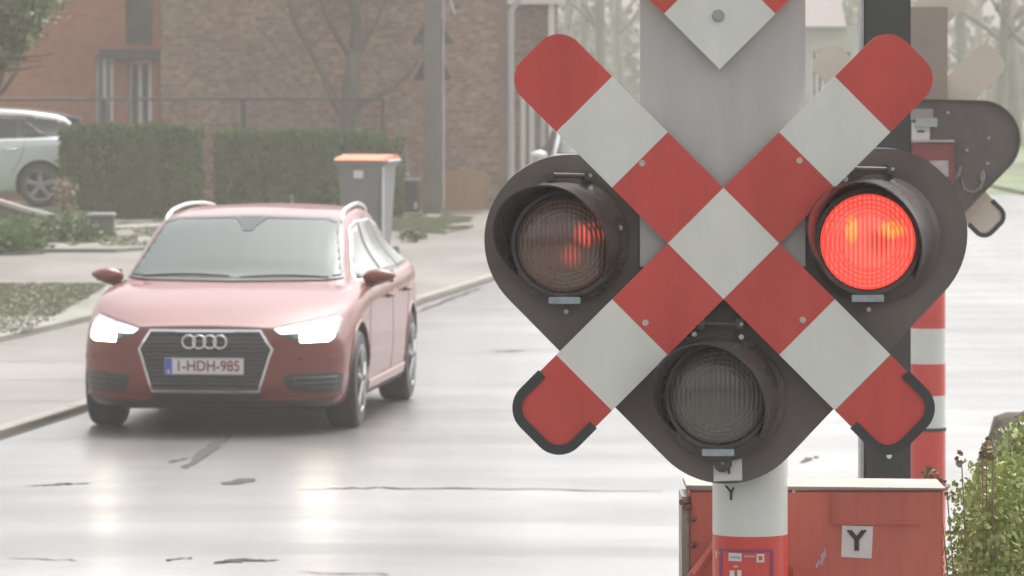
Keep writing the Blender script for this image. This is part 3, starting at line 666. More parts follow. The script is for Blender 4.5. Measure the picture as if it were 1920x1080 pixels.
# ================================================================ CARS
def cr(a, b, c, d, t): return .5 * ((2 * b) + (-a + c) * t + (2 * a - 5 * b + 4 * c - d) * t * t + (-a + 3 * b - 3 * c + d) * t ** 3)
def interp(tab, y):
    """monotone-ish cubic over table [(y, v...)]"""
    if y <= tab[0][0]: return list(tab[0][1:])
    if y >= tab[-1][0]: return list(tab[-1][1:])
    for i in range(len(tab) - 1):
        if tab[i][0] <= y <= tab[i + 1][0]:
            t = (y - tab[i][0]) / (tab[i + 1][0] - tab[i][0]); out = []
            for j in range(1, len(tab[0])):
                m0 = (tab[i + 1][j] - tab[max(i - 1, 0)][j]) / (tab[i + 1][0] - tab[max(i - 1, 0)][0]); m1 = (tab[min(i + 2, len(tab) - 1)][j] - tab[i][j]) / (tab[min(i + 2, len(tab) - 1)][0] - tab[i][0])
                h = tab[i + 1][0] - tab[i][0]; p0, p1 = tab[i][j], tab[i + 1][j]
                out.append((2 * t ** 3 - 3 * t * t + 1) * p0 + (t ** 3 - 2 * t * t + t) * h * m0 + (-2 * t ** 3 + 3 * t * t) * p1 + (t ** 3 - t * t) * h * m1)
            return out
#        y    W     zb    zs    zt    Wr    cabin
ESTATE = [(0.00, .872, .175, .640, .725, .60, 0), (.15, .89, .165, .700, .775, .60, 0), (.40, .905, .16, .765, .842, .62, 0), (.80, .912, .16, .845, .915, .66, 0), (1.12, .916, .16, .885, .962, .70, .15),
          (1.25, .918, .16, .898, .985, .72, .8), (1.5, .920, .16, .91, 1.115, .70, 1), (1.9, .921, .16, .925, 1.305, .655, 1), (2.1, .921, .16, .93, 1.375, .63, 1), (2.4, .921, .16, .935, 1.412, .615, 1), (2.9, .92, .16, .945, 1.432, .605, 1),
          (3.5, .918, .17, .955, 1.42, .57, 1), (4.0, .905, .18, .965, 1.375, .555, 1), (4.28, .885, .2, .97, 1.315, .54, 1), (4.42, .87, .21, .965, 1.19, .54, 1), (4.55, .85, .22, .95, 1.05, .55, .9), (4.66, .82, .24, .92, .985, .58, .4), (4.70, .80, .26, .90, .955, .6, .2)]
HATCH = [(0.00, .80, .19, .66, .76, .60, 0), (.15, .83, .18, .73, .84, .60, 0), (.40, .86, .18, .82, .93, .62, 0), (.75, .88, .18, .90, .99, .66, 0), (.95, .885, .18, .93, 1.03, .70, .2),
         (1.1, .89, .18, .95, 1.09, .72, .8), (1.4, .89, .18, .97, 1.28, .68, 1), (1.75, .89, .18, .985, 1.42, .62, 1), (2.1, .89, .18, .99, 1.47, .60, 1), (2.6, .89, .18, 1.0, 1.485, .59, 1), (3.1, .885, .18, 1.01, 1.465, .58, 1),
         (3.5, .875, .2, 1.02, 1.42, .565, 1), (3.78, .865, .21, 1.02, 1.36, .55, 1), (3.92, .85, .22, 1.02, 1.26, .55, 1), (4.02, .84, .23, 1.0, 1.10, .58, .8), (4.12, .82, .25, .97, 1.02, .6, .4), (4.16, .80, .27, .94, .98, .6, .2)]
def section(tab, y, n=44):
    W, zb, zs, zt, Wr, c = interp(tab, y); c = max(0, min(1, c))
    h = [(0, zb), (.55 * W, zb), (.86 * W, zb + .005), (.955 * W, zb + .05), (.985 * W, zb + .18), (1.0 * W, zb + .33), (.997 * W, zs - .16), (.985 * W, zs - .06), (.955 * W, zs - .005)]
    d = zt - zs
    hood = [(.90 * W, zs + .26 * d), (.80 * W, zs + .50 * d), (.62 * W, zs + .74 * d), (.35 * W, zs + .92 * d), (0, zt)]
    e = min(.12, .55 * d)
    cab = [(.925 * W, zs + .012), (Wr + .045 + (.88 * W - Wr - .045) * .42, zs + (zt - e - zs) * .55), (Wr + .03, zt - e * .62), (Wr * .86, zt - e * .20), (0, zt)]
    top = [(hood[i][0] * (1 - c) + cab[i][0] * c, hood[i][1] * (1 - c) + cab[i][1] * c) for i in range(5)]
    P_ = h + top; out = []
    P2 = [(-P_[1][0], P_[1][1])] + P_ + [(-P_[-2][0], P_[-2][1])]
    per = 4
    for i in range(len(P_) - 1):
        for k_ in range(per):
            t = k_ / per; out.append(tuple(cr(P2[i][j], P2[i + 1][j], P2[i + 2][j], P2[i + 3][j], t) for j in (0, 1)))
    out.append(P_[-1]); out[0] = (0, zb)
    return out
def bow(x): return .44 * min(1.05, abs(x) / .9) ** 3.4
def rake(z): return .10 * max(0, (.34 - z) / .17) ** 1.5 + .30 * max(0, z - .62)
def car_shell(tab, Ls):
    bm = B(); N_ = 90; ys = [Ls * (i / N_) for i in range(N_ + 1)]
    def warp(x, y, z):
        f = math.exp(-(y / .62) ** 2); r = math.exp(-((Ls - y) / .45) ** 2)
        return Vector((x, y + bow(x) * f + rake(z) * math.exp(-(y / .25) ** 2) * (1 if z < .64 else .5) - .22 * (abs(x) / .9) ** 3 * r, z))
    rings = []
    for y in ys:
        s_ = section(tab, y); full = s_ + [(-x, z) for x, z in s_[-2:0:-1]]
        rings.append([bm.verts.new(warp(x, y + .06 if False else y, z)) for x, z in full])
    n = len(rings[0])
    for i in range(len(rings) - 1):
        for j in range(n): bm.faces.new((rings[i][j], rings[i][(j + 1) % n], rings[i + 1][(j + 1) % n], rings[i + 1][j]))
    for end, y0, sg in ((0, 0, -1), (1, Ls, 1)):
        s_ = section(tab, y0); full = s_ + [(-x, z) for x, z in s_[-2:0:-1]]; cz = .48 if not end else .6
        prev = rings[0] if not end else rings[-1]
        for ro, dy in ((.985, .018), (.955, .032), (.90, .04), (.8, .045), (.65, .048), (.5, .05), (.35, .05), (.2, .05), (.08, .05)):
            cur = [bm.verts.new(warp(x * ro, y0, cz + (z - cz) * ro) + Vector((0, sg * dy, 0))) for x, z in full]
            for j in range(n): bm.faces.new((prev[j], prev[(j + 1) % n], cur[(j + 1) % n], cur[j]))
            prev = cur
        bm.faces.new(prev)
    bmesh.ops.recalc_face_normals(bm, faces=bm.faces)
    return bm
def cut_arches(me, axles, r, mats):
    o = bpy.data.objects.new('shell', me); C.objects.link(o); cs = []
    for y in axles:
        for sx in (-1, 1):
            c = B(); tube(c, [(sx * .60, y, .335), (sx * 1.2, y, .335)], r, 40); m_ = bpy.data.meshes.new('cut'); bmesh.ops.recalc_face_normals(c, faces=c.faces); c.to_mesh(m_); c.free()
            q = bpy.data.objects.new('cut', m_); C.objects.link(q); cs.append(q)
            b = o.modifiers.new('b', 'BOOLEAN'); b.object = q; b.operation = 'DIFFERENCE'; b.solver = 'EXACT'
    dg = bpy.context.evaluated_depsgraph_get(); new = bpy.data.meshes.new_from_object(o.evaluated_get(dg))
    for q in cs + [o]: bpy.data.objects.remove(q)
    new.materials.clear()
    for k_ in mats: new.materials.append(k_)
    for p in new.polygons:
        c = p.center; p.use_smooth = True
        if any(math.hypot(c.y - y, c.z - .335) < r - .0005 + .002 and abs(c.x) > .59 and (abs(p.normal.x) > .98 and abs(c.x) < .62 or math.hypot(c.y - y, c.z - .335) > r - .012 and abs(p.normal.x) < .2 and (Vector((c.y - y, c.z - .335)).dot(Vector((p.normal.y, p.normal.z))) < 0)) for y in axles): p.material_index = 1; p.use_smooth = False
    try: new.set_sharp_from_angle(angle=R(42))
    except Exception: pass
    return new
def patch(bvh, poly, axis, side, off, step=.03, thick=.006, flare=None):
    """a thin conforming panel: polygon (u,z) projected onto the shell. axis 'y': u = x, seen from the front (side=-1) or rear; axis 'x': u = y, seen from side"""
    bm = B()
    def to3(u, z): return Vector((u, side * 8, z)) if axis == 'y' else Vector((side * 8, u, z))
    f = bm.faces.new([bm.verts.new(to3(*p)) for p in poly])
    us = [p[0] for p in poly]; zs_ = [p[1] for p in poly]
    nu = Vector((1, 0, 0)) if axis == 'y' else Vector((0, 1, 0))
    u = math.floor(min(us) / step) * step
    while u < max(us):
        bmesh.ops.bisect_plane(bm, geom=list(bm.verts) + list(bm.edges) + list(bm.faces), plane_co=nu * u, plane_no=nu); u += step
    z = math.floor(min(zs_) / step) * step
    while z < max(zs_):
        bmesh.ops.bisect_plane(bm, geom=list(bm.verts) + list(bm.edges) + list(bm.faces), plane_co=(0, 0, z), plane_no=(0, 0, 1)); z += step
    d = Vector((0, -side, 0)) if axis == 'y' else Vector((-side, 0, 0))
    inner = {}
    for q in list(bm.verts):
        hit = bvh.ray_cast(q.co, d)
        if hit[0] is None:
            near = bvh.find_nearest(q.co + d * 8); hit = near
        nrm = hit[1]
        if nrm.dot(d) > 0: nrm = -nrm
        inner[q] = (hit[0] + nrm * (off - thick)); q.co = hit[0] + nrm * off
    # skirt
    be = [e_ for e_ in bm.edges if len(e_.link_faces) == 1]; low = {}
    for e_ in be:
        for q in e_.verts:
            if q not in low: low[q] = bm.verts.new(inner[q])
    for e_ in be:
        try: bm.faces.new((e_.verts[0], e_.verts[1], low[e_.verts[1]], low[e_.verts[0]]))
        except ValueError: pass
    return bm
def inset(poly, d):
    """shrink a convex-ish polygon by d"""
    n = len(poly); out = []; area = sum(poly[i][0] * poly[(i + 1) % n][1] - poly[(i + 1) % n][0] * poly[i][1] for i in range(n)); sg = 1 if area > 0 else -1
    for i in range(n):
        a, b, c = Vector(poly[i - 1]), Vector(poly[i]), Vector(poly[(i + 1) % n]); e1 = (b - a).normalized(); e2 = (c - b).normalized()
        n1 = Vector((-e1.y, e1.x)) * sg; n2 = Vector((-e2.y, e2.x)) * sg; m_ = (n1 + n2); m_ = m_ / max(.3, m_.dot(n1)); q = b + m_ * d; out.append((q.x, q.y))
    return out
def ring_patch(bvh, poly, wd, axis, side, off, thick=.012):
    outer, inn = poly, inset(poly, wd); n = len(poly); bm = B()
    for i in range(n):
        j = (i + 1) % n; q = patch(bvh, [outer[i], outer[j], inn[j], inn[i]], axis, side, off, .03, thick)
        me = bpy.data.meshes.new('t'); q.to_mesh(me); q.free(); bm.from_mesh(me); bpy.data.meshes.remove(me)
    return bm
M['tyre'] = mat('tyre', (.022, .022, .022), .55, var=.2, vscale=20)
M['rim'] = mat('alloy_rim', (.30, .30, .30), .25, .8, var=.1, vscale=20)
M['arch'] = mat('arch_liner', (.02, .02, .02), .8)
M['chrome'] = mat('chrome', (.72, .71, .70), .2, .9)
M['trim'] = mat('black_trim', (.03, .03, .03), .4)
M['grille'] = mat('grille_black', (.035, .035, .037), .35)
M['glass_car'] = mat('windscreen_glass', (.075, .095, .09), .18, .0, spec=.25, coat=0)
M['side_glass'] = mat('side_glass', (.15, .17, .165), .1, .0, spec=.5, coat=.3)
M['glass_dark'] = mat('dark_glass', (.04, .043, .046), .25, 0, spec=.25)
M['interior'] = mat('cabin_shape', (.10, .11, .11), .8)
M['head_on'] = mat('headlight_lit', (1, 1, 1), .3, emis=(1, .86, .62), estr=4.6)
M['drl'] = mat('running_light', (1, 1, 1), .3, emis=(.95, 1, .93), estr=1.6)
M['head_glass'] = mat('headlight_glass', (.14, .145, .15), .1, .2, coat=1)
M['plate_w'] = mat('number_plate_white', (.62, .60, .60), .4)
M['plate_b'] = mat('number_plate_blue', (.08, .10, .42), .4)
M['plate_r'] = mat('number_plate_ruby', (.20, .05, .04), .5)
def wheel(root, x, y, sx, r=.325, wd=.225):
    t = B(); prof = [(r * .66, -.5), (r * .80, -.5), (r * .93, -.48), (r * .985, -.40), (r, -.28), (r, .28), (r * .985, .40), (r * .93, .48), (r * .80, .5), (r * .66, .5)]
    def rev(bm, prof, n=40):
        rings = [[bm.verts.new((x + sx * a * wd, y + q * math.cos(6.28318 * j / n), r + q * math.sin(6.28318 * j / n))) for j in range(n)] for q, a in prof]
        for i in range(len(rings) - 1):
            for j in range(n): bm.faces.new((rings[i][j], rings[i][(j + 1) % n], rings[i + 1][(j + 1) % n], rings[i + 1][j]))
    wo = B(); prof2 = prof + [prof[0]]; rev(wo, prof2); o = obj('wheel', wo, M['tyre'], root, 'auto')
    rb_ = B(); rev(rb_, [(r * .64, -.4), (r * .665, .47), (r * .70, .50), (r * .70, .515), (r * .655, .50), (r * .62, .40), (r * .60, -.38)])
    for k_ in range(5):
        a = 6.28318 * (k_ + .25) / 5
        for da in (-.13, .13):
            c0 = Vector((x + sx * .40 * wd, y, r)); e_ = c0 + Vector((sx * .045 * wd, math.cos(a + da) * r * .66, math.sin(a + da) * r * .66)); s_ = c0 + Vector((sx * .02, math.cos(a + da * .5) * r * .10, math.sin(a + da * .5) * r * .10))
            tube(rb_, [s_, e_], [.020, .016], 6)
    tube(rb_, [(x + sx * .30 * wd, y, r), (x + sx * .47 * wd, y, r)], r * .20, 20)
    obj('rim', rb_, M['rim'], o, 'auto')
    d = B(); tube(d, [(x - sx * .1 * wd, y, r), (x + sx * .05 * wd, y, r)], r * .5, 24); obj('brake_disc', d, M['steel'], o)
def strip(pts, wd):
    out = []
    P_ = [Vector(p) for p in pts]
    L_, R_ = [], []
    for i, p in enumerate(P_):
        d = (P_[min(i + 1, len(P_) - 1)] - P_[max(i - 1, 0)]).normalized(); n = Vector((-d.y, d.x)) * wd; L_.append(tuple(p + n)); R_.append(tuple(p - n))
    return [[L_[i], L_[i + 1], R_[i + 1], R_[i]] for i in range(len(P_) - 1)]
def strips(bvh, lines, wd, axis, side, off=.002):
    bm = B()
    for ln in lines:
        for q_ in strip(ln, wd):
            q = patch(bvh, q_, axis, side, off, .05, .004); me = bpy.data.meshes.new('t'); q.to_mesh(me); q.free(); bm.from_mesh(me); bpy.data.meshes.remove(me)
    return bm
def mirror_part(root, paint, x, y, z, sx, sc=1):
    m_ = B(); bmesh.ops.create_icosphere(m_, subdivisions=3, radius=1)
    for q in m_.verts:
        u = q.co.copy(); t = u.x * sx
        q.co = Vector((x + sx * t * .125 * sc, y + u.y * .075 * sc + .02 * max(0, t), z + u.z * .062 * sc * (1 - .35 * max(0, t)) + .008 * t))
    o = obj('mirror', m_, paint, root, True)
    k_ = B(); tube(k_, [(x - sx * .15, y + .03, z - .12), (x - sx * .10, y + .01, z - .07), (x - sx * .03, y, z - .035)], [.03, .026, .03], 8); obj('mirror_foot', k_, M['trim'], o, True)
    g_ = B(); box(g_, x - .09, x + .09, y + .068, y + .074, z - .04, z + .04, .004); obj('mirror_glass', g_, M['glass_dark'], o)

# ---- the maroon estate
PAINT = mat('maroon_paint', (.175, .038, .031), .45, .0, coat=.55, spec=.25, var=.05, vscale=2)
LEN = 4.70
car = thing('estate_car', 'maroon estate car with lit headlights driving toward the crossing on the wet road', 'car', (-2.005, 34.95, 0), R(-5.8))
bm = car_shell(ESTATE, LEN); bvh = BVHTree.FromBMesh(bm)
me = bpy.data.meshes.new('body'); bm.to_mesh(me); bm.free()
body = link('body', cut_arches(me, (.89, 3.71), .365, [PAINT, M['arch']]), None, car)
# windscreen
ws = [(-.715, .985), (-.60, .975), (0, .97), (.60, .975), (.715, .985), (.594, 1.322), (.52, 1.342), (0, 1.357), (-.52, 1.342), (-.594, 1.322)]
obj('windscreen', patch(bvh, ws, 'y', -1, .008, .02), M['glass_car'], car, True)
obj('windscreen_seal', ring_patch(bvh, inset(ws, -.014), .013, 'y', -1, .009), M['trim'], car)
obj('mirror_mount', patch(bvh, [(-.11, 1.352), (.11, 1.352), (.05, 1.30), (.035, 1.27), (-.035, 1.27), (-.05, 1.30)], 'y', -1, .012, .02), M['interior'], car)
for sx in (-1, 1):
    k = B(); pts = []
    for t in [i / 10 for i in range(11)]:
        u, z = -.62 + sx * .02 + t * .60 + (.04 if sx > 0 else -.0) , .982 + .012 * math.sin(t * 3.1) - (.006 if sx > 0 else 0)
        u = u if sx < 0 else u + .60
        h_ = bvh.ray_cast(Vector((u, -8, z)), Vector((0, 1, 0))); pts.append(h_[0] + Vector((0, -.012, .006)))
    tube(k, pts, .008, 6); obj('wiper', k, M['trim'], car)
# grille with chrome frame
gp = [(-.365, .688), (.365, .688), (.443, .565), (.358, .285), (-.358, .285), (-.443, .565)]
obj('grille', patch(bvh, gp, 'y', -1, .004, .03), M['grille'], car, False)
obj('grille_frame', ring_patch(bvh, gp, .016, 'y', -1, .018, .02), M['chrome'], car, False)
k = B()
for i in range(14):
    z = .31 + i * .027
    hw = (.36 + (.44 - .36) * (z - .285) / .28 if z < .565 else .44 - .075 * (z - .565) / .123) - .03
    pts = []
    for t in range(13):
        u = -hw + 2 * hw * t / 12; h_ = bvh.ray_cast(Vector((u, -8, z)), Vector((0, 1, 0))); pts.append(h_[0] + Vector((0, -.007, 0)))
    tube(k, pts, .0042, 4)
obj('grille_bars', k, mat('grille_bar', (.085, .085, .09), .35, .4), car)
def hitf(u, z, d=.0): return bvh.ray_cast(Vector((u, -8, z)), Vector((0, 1, 0)))[0] + Vector((0, -d, 0))
# four rings emblem
em = None
k = B()
for i in range(4):
    cx = -.1035 + .069 * i; cc = hitf(cx, .612, .022); n = 28
    rings = []
    for j in range(n):
        a = 6.28318 * j / n; cen = Vector((cx + .0425 * math.cos(a), cc.y - .002 * (i % 2), .612 + .0425 * math.sin(a))); rad_ = Vector((math.cos(a), 0, math.sin(a)))
        rings.append([k.verts.new(cen + rad_ * .0068 * math.cos(b) + Vector((0, 1, 0)) * .0068 * math.sin(b)) for b in [6.28318 * q / 8 for q in range(8)]])
    for j in range(n):
        for q in range(8): k.faces.new((rings[j][q], rings[j][(q + 1) % 8], rings[(j + 1) % n][(q + 1) % 8], rings[(j + 1) % n][q]))
obj('ring_emblem', k, M['chrome'], car, True)
yp = hitf(0, .452).y - .03
k = B(); box(k, -.26, .26, yp, yp + .012, .397, .509, .003); np_ = obj('number_plate', k, M['plate_w'], car)
k = B(); box(k, -.257, -.212, yp - .002, yp + .004, .400, .506); obj('blue_band', k, M['plate_b'], np_)
lettering('B', .032, (-.2345, yp - .003, .418), M['plate_w'], np_, .001)
lettering('1-HDH-985', 0.098, (.024, yp - .002, .453), M['plate_r'], np_, .0012, .90)
k = B(); box(k, -.20, .255, yp - .0012, yp - .0002, .4005, .4035); box(k, -.20, .255, yp - .0012, yp - .0002, .5025, .5055); obj('plate_border', k, M['plate_r'], np_)
# lower air intakes, dark chin and lip
for sx in (-1, 1):
    ip = [(sx * .50, .392), (sx * .80, .405), (sx * .855, .385), (sx * .85, .285), (sx * .79, .268), (sx * .54, .278)]
    obj('air_intake', patch(bvh, ip, 'y', -1, .003, .03), M['grille'], car)
    k = B()
    for z in (.30, .335, .37):
        pts = [hitf(sx * u, z, .008) for u in (.56, .62, .68, .74, .79, .83)]; tube(k, pts, .005, 4)
    obj('intake_bars', k, M['trim'], car)
    obj('lip_blade', patch(bvh, [(sx * .40, .245), (sx * .60, .252), (sx * .84, .262), (sx * .84, .252), (sx * .60, .238), (sx * .40, .232)], 'y', -1, .016, .03, .02), PAINT, car)  # blade in the plain body paint below the intake
    # headlight
    hp = [(sx * .435, .690), (sx * .62, .722), (sx * .80, .760), (sx * .83, .735), (sx * .83, .640), (sx * .79, .600), (sx * .61, .592), (sx * .56, .628), (sx * .47, .655)]
    hl = obj('headlight', patch(bvh, hp, 'y', -1, .006, .03, .012), M['head_glass'], car, True)
    obj('main_beam', patch(bvh, [(sx * .60, .700), (sx * .78, .732), (sx * .81, .70), (sx * .80, .625), (sx * .77, .605), (sx * .61, .604)], 'y', -1, .012, .03, .006), M['head_on'], hl, True)
    obj('running_light', patch(bvh, [(sx * .452, .686), (sx * .595, .708), (sx * .595, .665), (sx * .49, .662)], 'y', -1, .012, .03, .006), M['drl'], hl, True)
chin = [(-.80, .175), (-.42, .168), (.42, .168), (.80, .175), (.80, .232), (.40, .226), (.35, .272), (-.35, .272), (-.40, .226), (-.80, .232)]
for a, b in ((-.80, -.42), (-.42, 0), (0, .42), (.42, .80)):
    obj('front_lip', patch(bvh, [(a, .178), (b, .178), (b, .228), (a, .228)], 'y', -1, .004, .03), M['trim'], car)
obj('lower_vent', patch(bvh, [(-.36, .23), (.36, .23), (.36, .268), (-.36, .268)], 'y', -1, .004, .03), M['trim'], car)
# shut lines
obj('hood_seam', strips(bvh, [[(-.43, .702), (0, .702), (.43, .702)], [(-.43, .702), (-.62, .738), (-.79, .772)], [(.43, .702), (.62, .738), (.79, .772)]], .003, 'y', -1), M['trim'], car)
# sensor washers
k = B()
for sx in (-1, 1):
    for z, u in ((.50, .62), (.50, .79)): h_ = hitf(sx * u, z); bmesh.ops.create_icosphere(k, subdivisions=2, radius=.012, matrix=Matrix.Translation(h_))
obj('parking_sensors', k, PAINT, car, True)
k = B()
for sx in (-1, 1):
    a = bvh.ray_cast(Vector((sx * 8, 1.35, .80)), Vector((-sx, 0, 0)))[0]
for sx in (-1, 1):
    win = [[(1.62, .958), (2.48, .965), (2.50, 1.30), (2.12, 1.272), (1.80, 1.125)], [(2.55, .966), (3.38, .975), (3.36, 1.300), (2.57, 1.305)], [(3.45, .978), (4.12, .995), (3.98, 1.235), (3.43, 1.298)]]
    band = [(1.52, .948), (3.5, .962), (4.18, .985), (4.02, 1.26), (3.4, 1.322), (2.5, 1.330), (2.10, 1.296), (1.76, 1.13)]
    obj('window_surround', patch(bvh, band, 'x', sx, .002, .05), M['chrome'], car, True)
    obj('window_pillars', patch(bvh, inset(band, .012), 'x', sx, .004, .05), M['trim'], car, True)
    for q in win: obj('side_window', patch(bvh, q, 'x', sx, .0065, .05), M['side_glass'], car, True)
    obj('door_seams', strips(bvh, [[(1.32, .26), (1.30, .60), (1.38, .90)], [(2.52, .26), (2.54, .60), (2.53, .955)], [(3.55, .90), (3.45, .72), (3.30, .50), (3.28, .30)], [(1.32, .26), (2.5, .25), (3.28, .28)]], .003, 'x', sx), M['trim'], car)
    for y in (2.28, 3.30):
        h_ = bvh.ray_cast(Vector((sx * 8, y, .82)), Vector((-sx, 0, 0)))[0]; k = B(); tube(k, [h_ + Vector((sx * .004, -.10, 0)), h_ + Vector((sx * .032, -.07, 0)), h_ + Vector((sx * .034, .07, 0)), h_ + Vector((sx * .004, .10, 0))], .014, 8); obj('door_handle', k, PAINT, car, True)
    obj('sill', patch(bvh, [(1.30, .20), (3.30, .20), (3.30, .30), (1.30, .285)], 'x', sx, .016, .06, .03), PAINT, car, True)
    # roof rail
    k = B(); pts = []
    for i in range(17):
        y = 2.05 + 1.95 * i / 16; x = interp(ESTATE, y)[4] - .015; h_ = bvh.ray_cast(Vector((sx * x, y, 5)), Vector((0, 0, -1)))[0]; lift = .036 * min(1, min(i, 16 - i) / 1.6); pts.append(h_ + Vector((0, 0, lift - .004)))
    tube(k, pts, [.010 if i in (0, 16) else .015 for i in range(17)], 8); obj('roof_rail', k, M['chrome'], car, True)
    mirror_part(car, PAINT, sx * .94, 1.60, .975, sx, .92)
    for y in (.89, 3.71): wheel(car, sx * .80, y, sx)
    obj('tail_light', patch(bvh, [(4.30, .80), (4.55, .79), (4.55, .92), (4.32, .93)], 'x', sx, .004, .04), mat('tail_lamp_red', (.3, .01, .01), .2, coat=1), car)
    for yy in (.89, 3.71):
        k = B(); tube(k, [bvh.ray_cast(Vector((sx * 8, yy + .372 * math.cos(a), .335 + .372 * math.sin(a))), Vector((-sx, 0, 0)))[0] for a in [R(8 + 164 * j / 14) for j in range(15)]], .010, 6); obj('wheel_arch_lip', k, PAINT, car, True)
k = B(); prism(k, [(3.85, 1.40), (3.90, 1.46), (3.96, 1.465), (4.04, 1.385)], -.006, .006, axis='x'); obj('aerial', k, M['trim'], car)
rear = [(-.45, 1.03), (.45, 1.03), (.50, 1.26), (-.50, 1.26)]
obj('rear_window', patch(bvh, rear, 'y', 1, .004, .05), M['glass_dark'], car, True)
k = B(); box(k, -.75, .75, .6, 4.3, .13, .22, .02); obj('underbody', k, M['arch'], car)

# ---- parked hatchbacks
def hatchback(label, loc, rz, paint, group=None):
    t = thing('parked_car', label, 'car', loc, rz, group); L_ = 4.16
    bm = car_shell(HATCH, L_); bv = BVHTree.FromBMesh(bm); me = bpy.data.meshes.new('body'); bm.to_mesh(me); bm.free()
    link('body', cut_arches(me, (.80, 3.42), .37, [paint, M['arch']]), None, t)
    obj('windscreen', patch(bv, [(-.72, 1.06), (0, 1.045), (.72, 1.06), (.60, 1.385), (0, 1.42), (-.60, 1.385)], 'y', -1, .004, .04), M['glass_dark'], t, True)
    obj('rear_window', patch(bv, [(-.50, 1.08), (.50, 1.08), (.50, 1.33), (-.50, 1.33)], 'y', 1, .004, .04), M['glass_dark'], t, True)
    obj('grille', patch(bv, [(-.35, .55), (.35, .55), (.30, .35), (-.30, .35)], 'y', -1, .004, .04), M['grille'], t)
    k = B(); yq = L_ + .04; box(k, -.26, .26, yq, yq + .02, .62, .73); obj('number_plate', k, M['plate_w'], t)
    for sx in (-1, 1):
        band = [(1.35, 1.0), (3.3, 1.03), (3.86, 1.06), (3.78, 1.285), (3.2, 1.37), (2.2, 1.385), (1.85, 1.345), (1.50, 1.16)]
        obj('window_pillars', patch(bv, band, 'x', sx, .002, .05), M['trim'], t, True)
        for q in ([(1.45, 1.015), (2.30, 1.02), (2.32, 1.36), (1.95, 1.34), (1.58, 1.17)], [(2.38, 1.02), (3.10, 1.035), (3.05, 1.345), (2.40, 1.36)], [(3.17, 1.05), (3.52, 1.07), (3.13, 1.32)]): obj('side_window', patch(bv, q, 'x', sx, .006, .05), M['glass_dark'], t, True)
        obj('headlight', patch(bv, [(sx * .45, .70), (sx * .78, .76), (sx * .80, .66), (sx * .5, .62)], 'y', -1, .004, .04), M['head_glass'], t, True)
        obj('tail_light', patch(bv, [(3.93, .90), (4.12, .90), (4.10, 1.02), (3.90, 1.08)], 'x', sx, .004, .03), M['head_glass'], t, True)
        obj('door_seams', strips(bv, [[(1.2, .3), (1.2, .7), (1.3, .99)], [(2.33, .27), (2.34, 1.0)], [(3.2, 1.0), (3.14, .75), (3.0, .5)]], .004, 'x', sx), M['trim'], t)
        h_ = bv.ray_cast(Vector((sx * 8, 2.98, .86)), Vector((-sx, 0, 0)))[0]; k = B(); tube(k, [h_ + Vector((sx * .0, -.10, 0)), h_ + Vector((sx * .03, -.07, 0)), h_ + Vector((sx * .03, .07, 0)), h_ + Vector((sx * .0, .10, 0))], .014, 8); obj('door_handle', k, M['chrome'], t, True)
        mirror_part(t, paint, sx * .94, 1.42, 1.05, sx)
        for y in (.80, 3.42): wheel(t, sx * .775, y, sx, .325, .21)
    k = B(); prism(k, [(3.66, 1.375), (3.98, 1.315), (3.98, 1.295), (3.70, 1.34)], -.50, .50, .004, axis='x'); obj('spoiler', k, M['trim'], t)
    return t
hatchback('silver hatchback parked behind the garden wall at the left edge', (hx(172, 80) - 4.18, 80.7, .20), R(-90), mat('silver_paint', (.52, .54, .55), .28, .45, coat=.8))
hatchback('white car half hidden behind the signal boards', (hx(1150, 75), 75, .0), R(4), mat('white_paint', (.68, .69, .70), .3, 0, coat=.8))

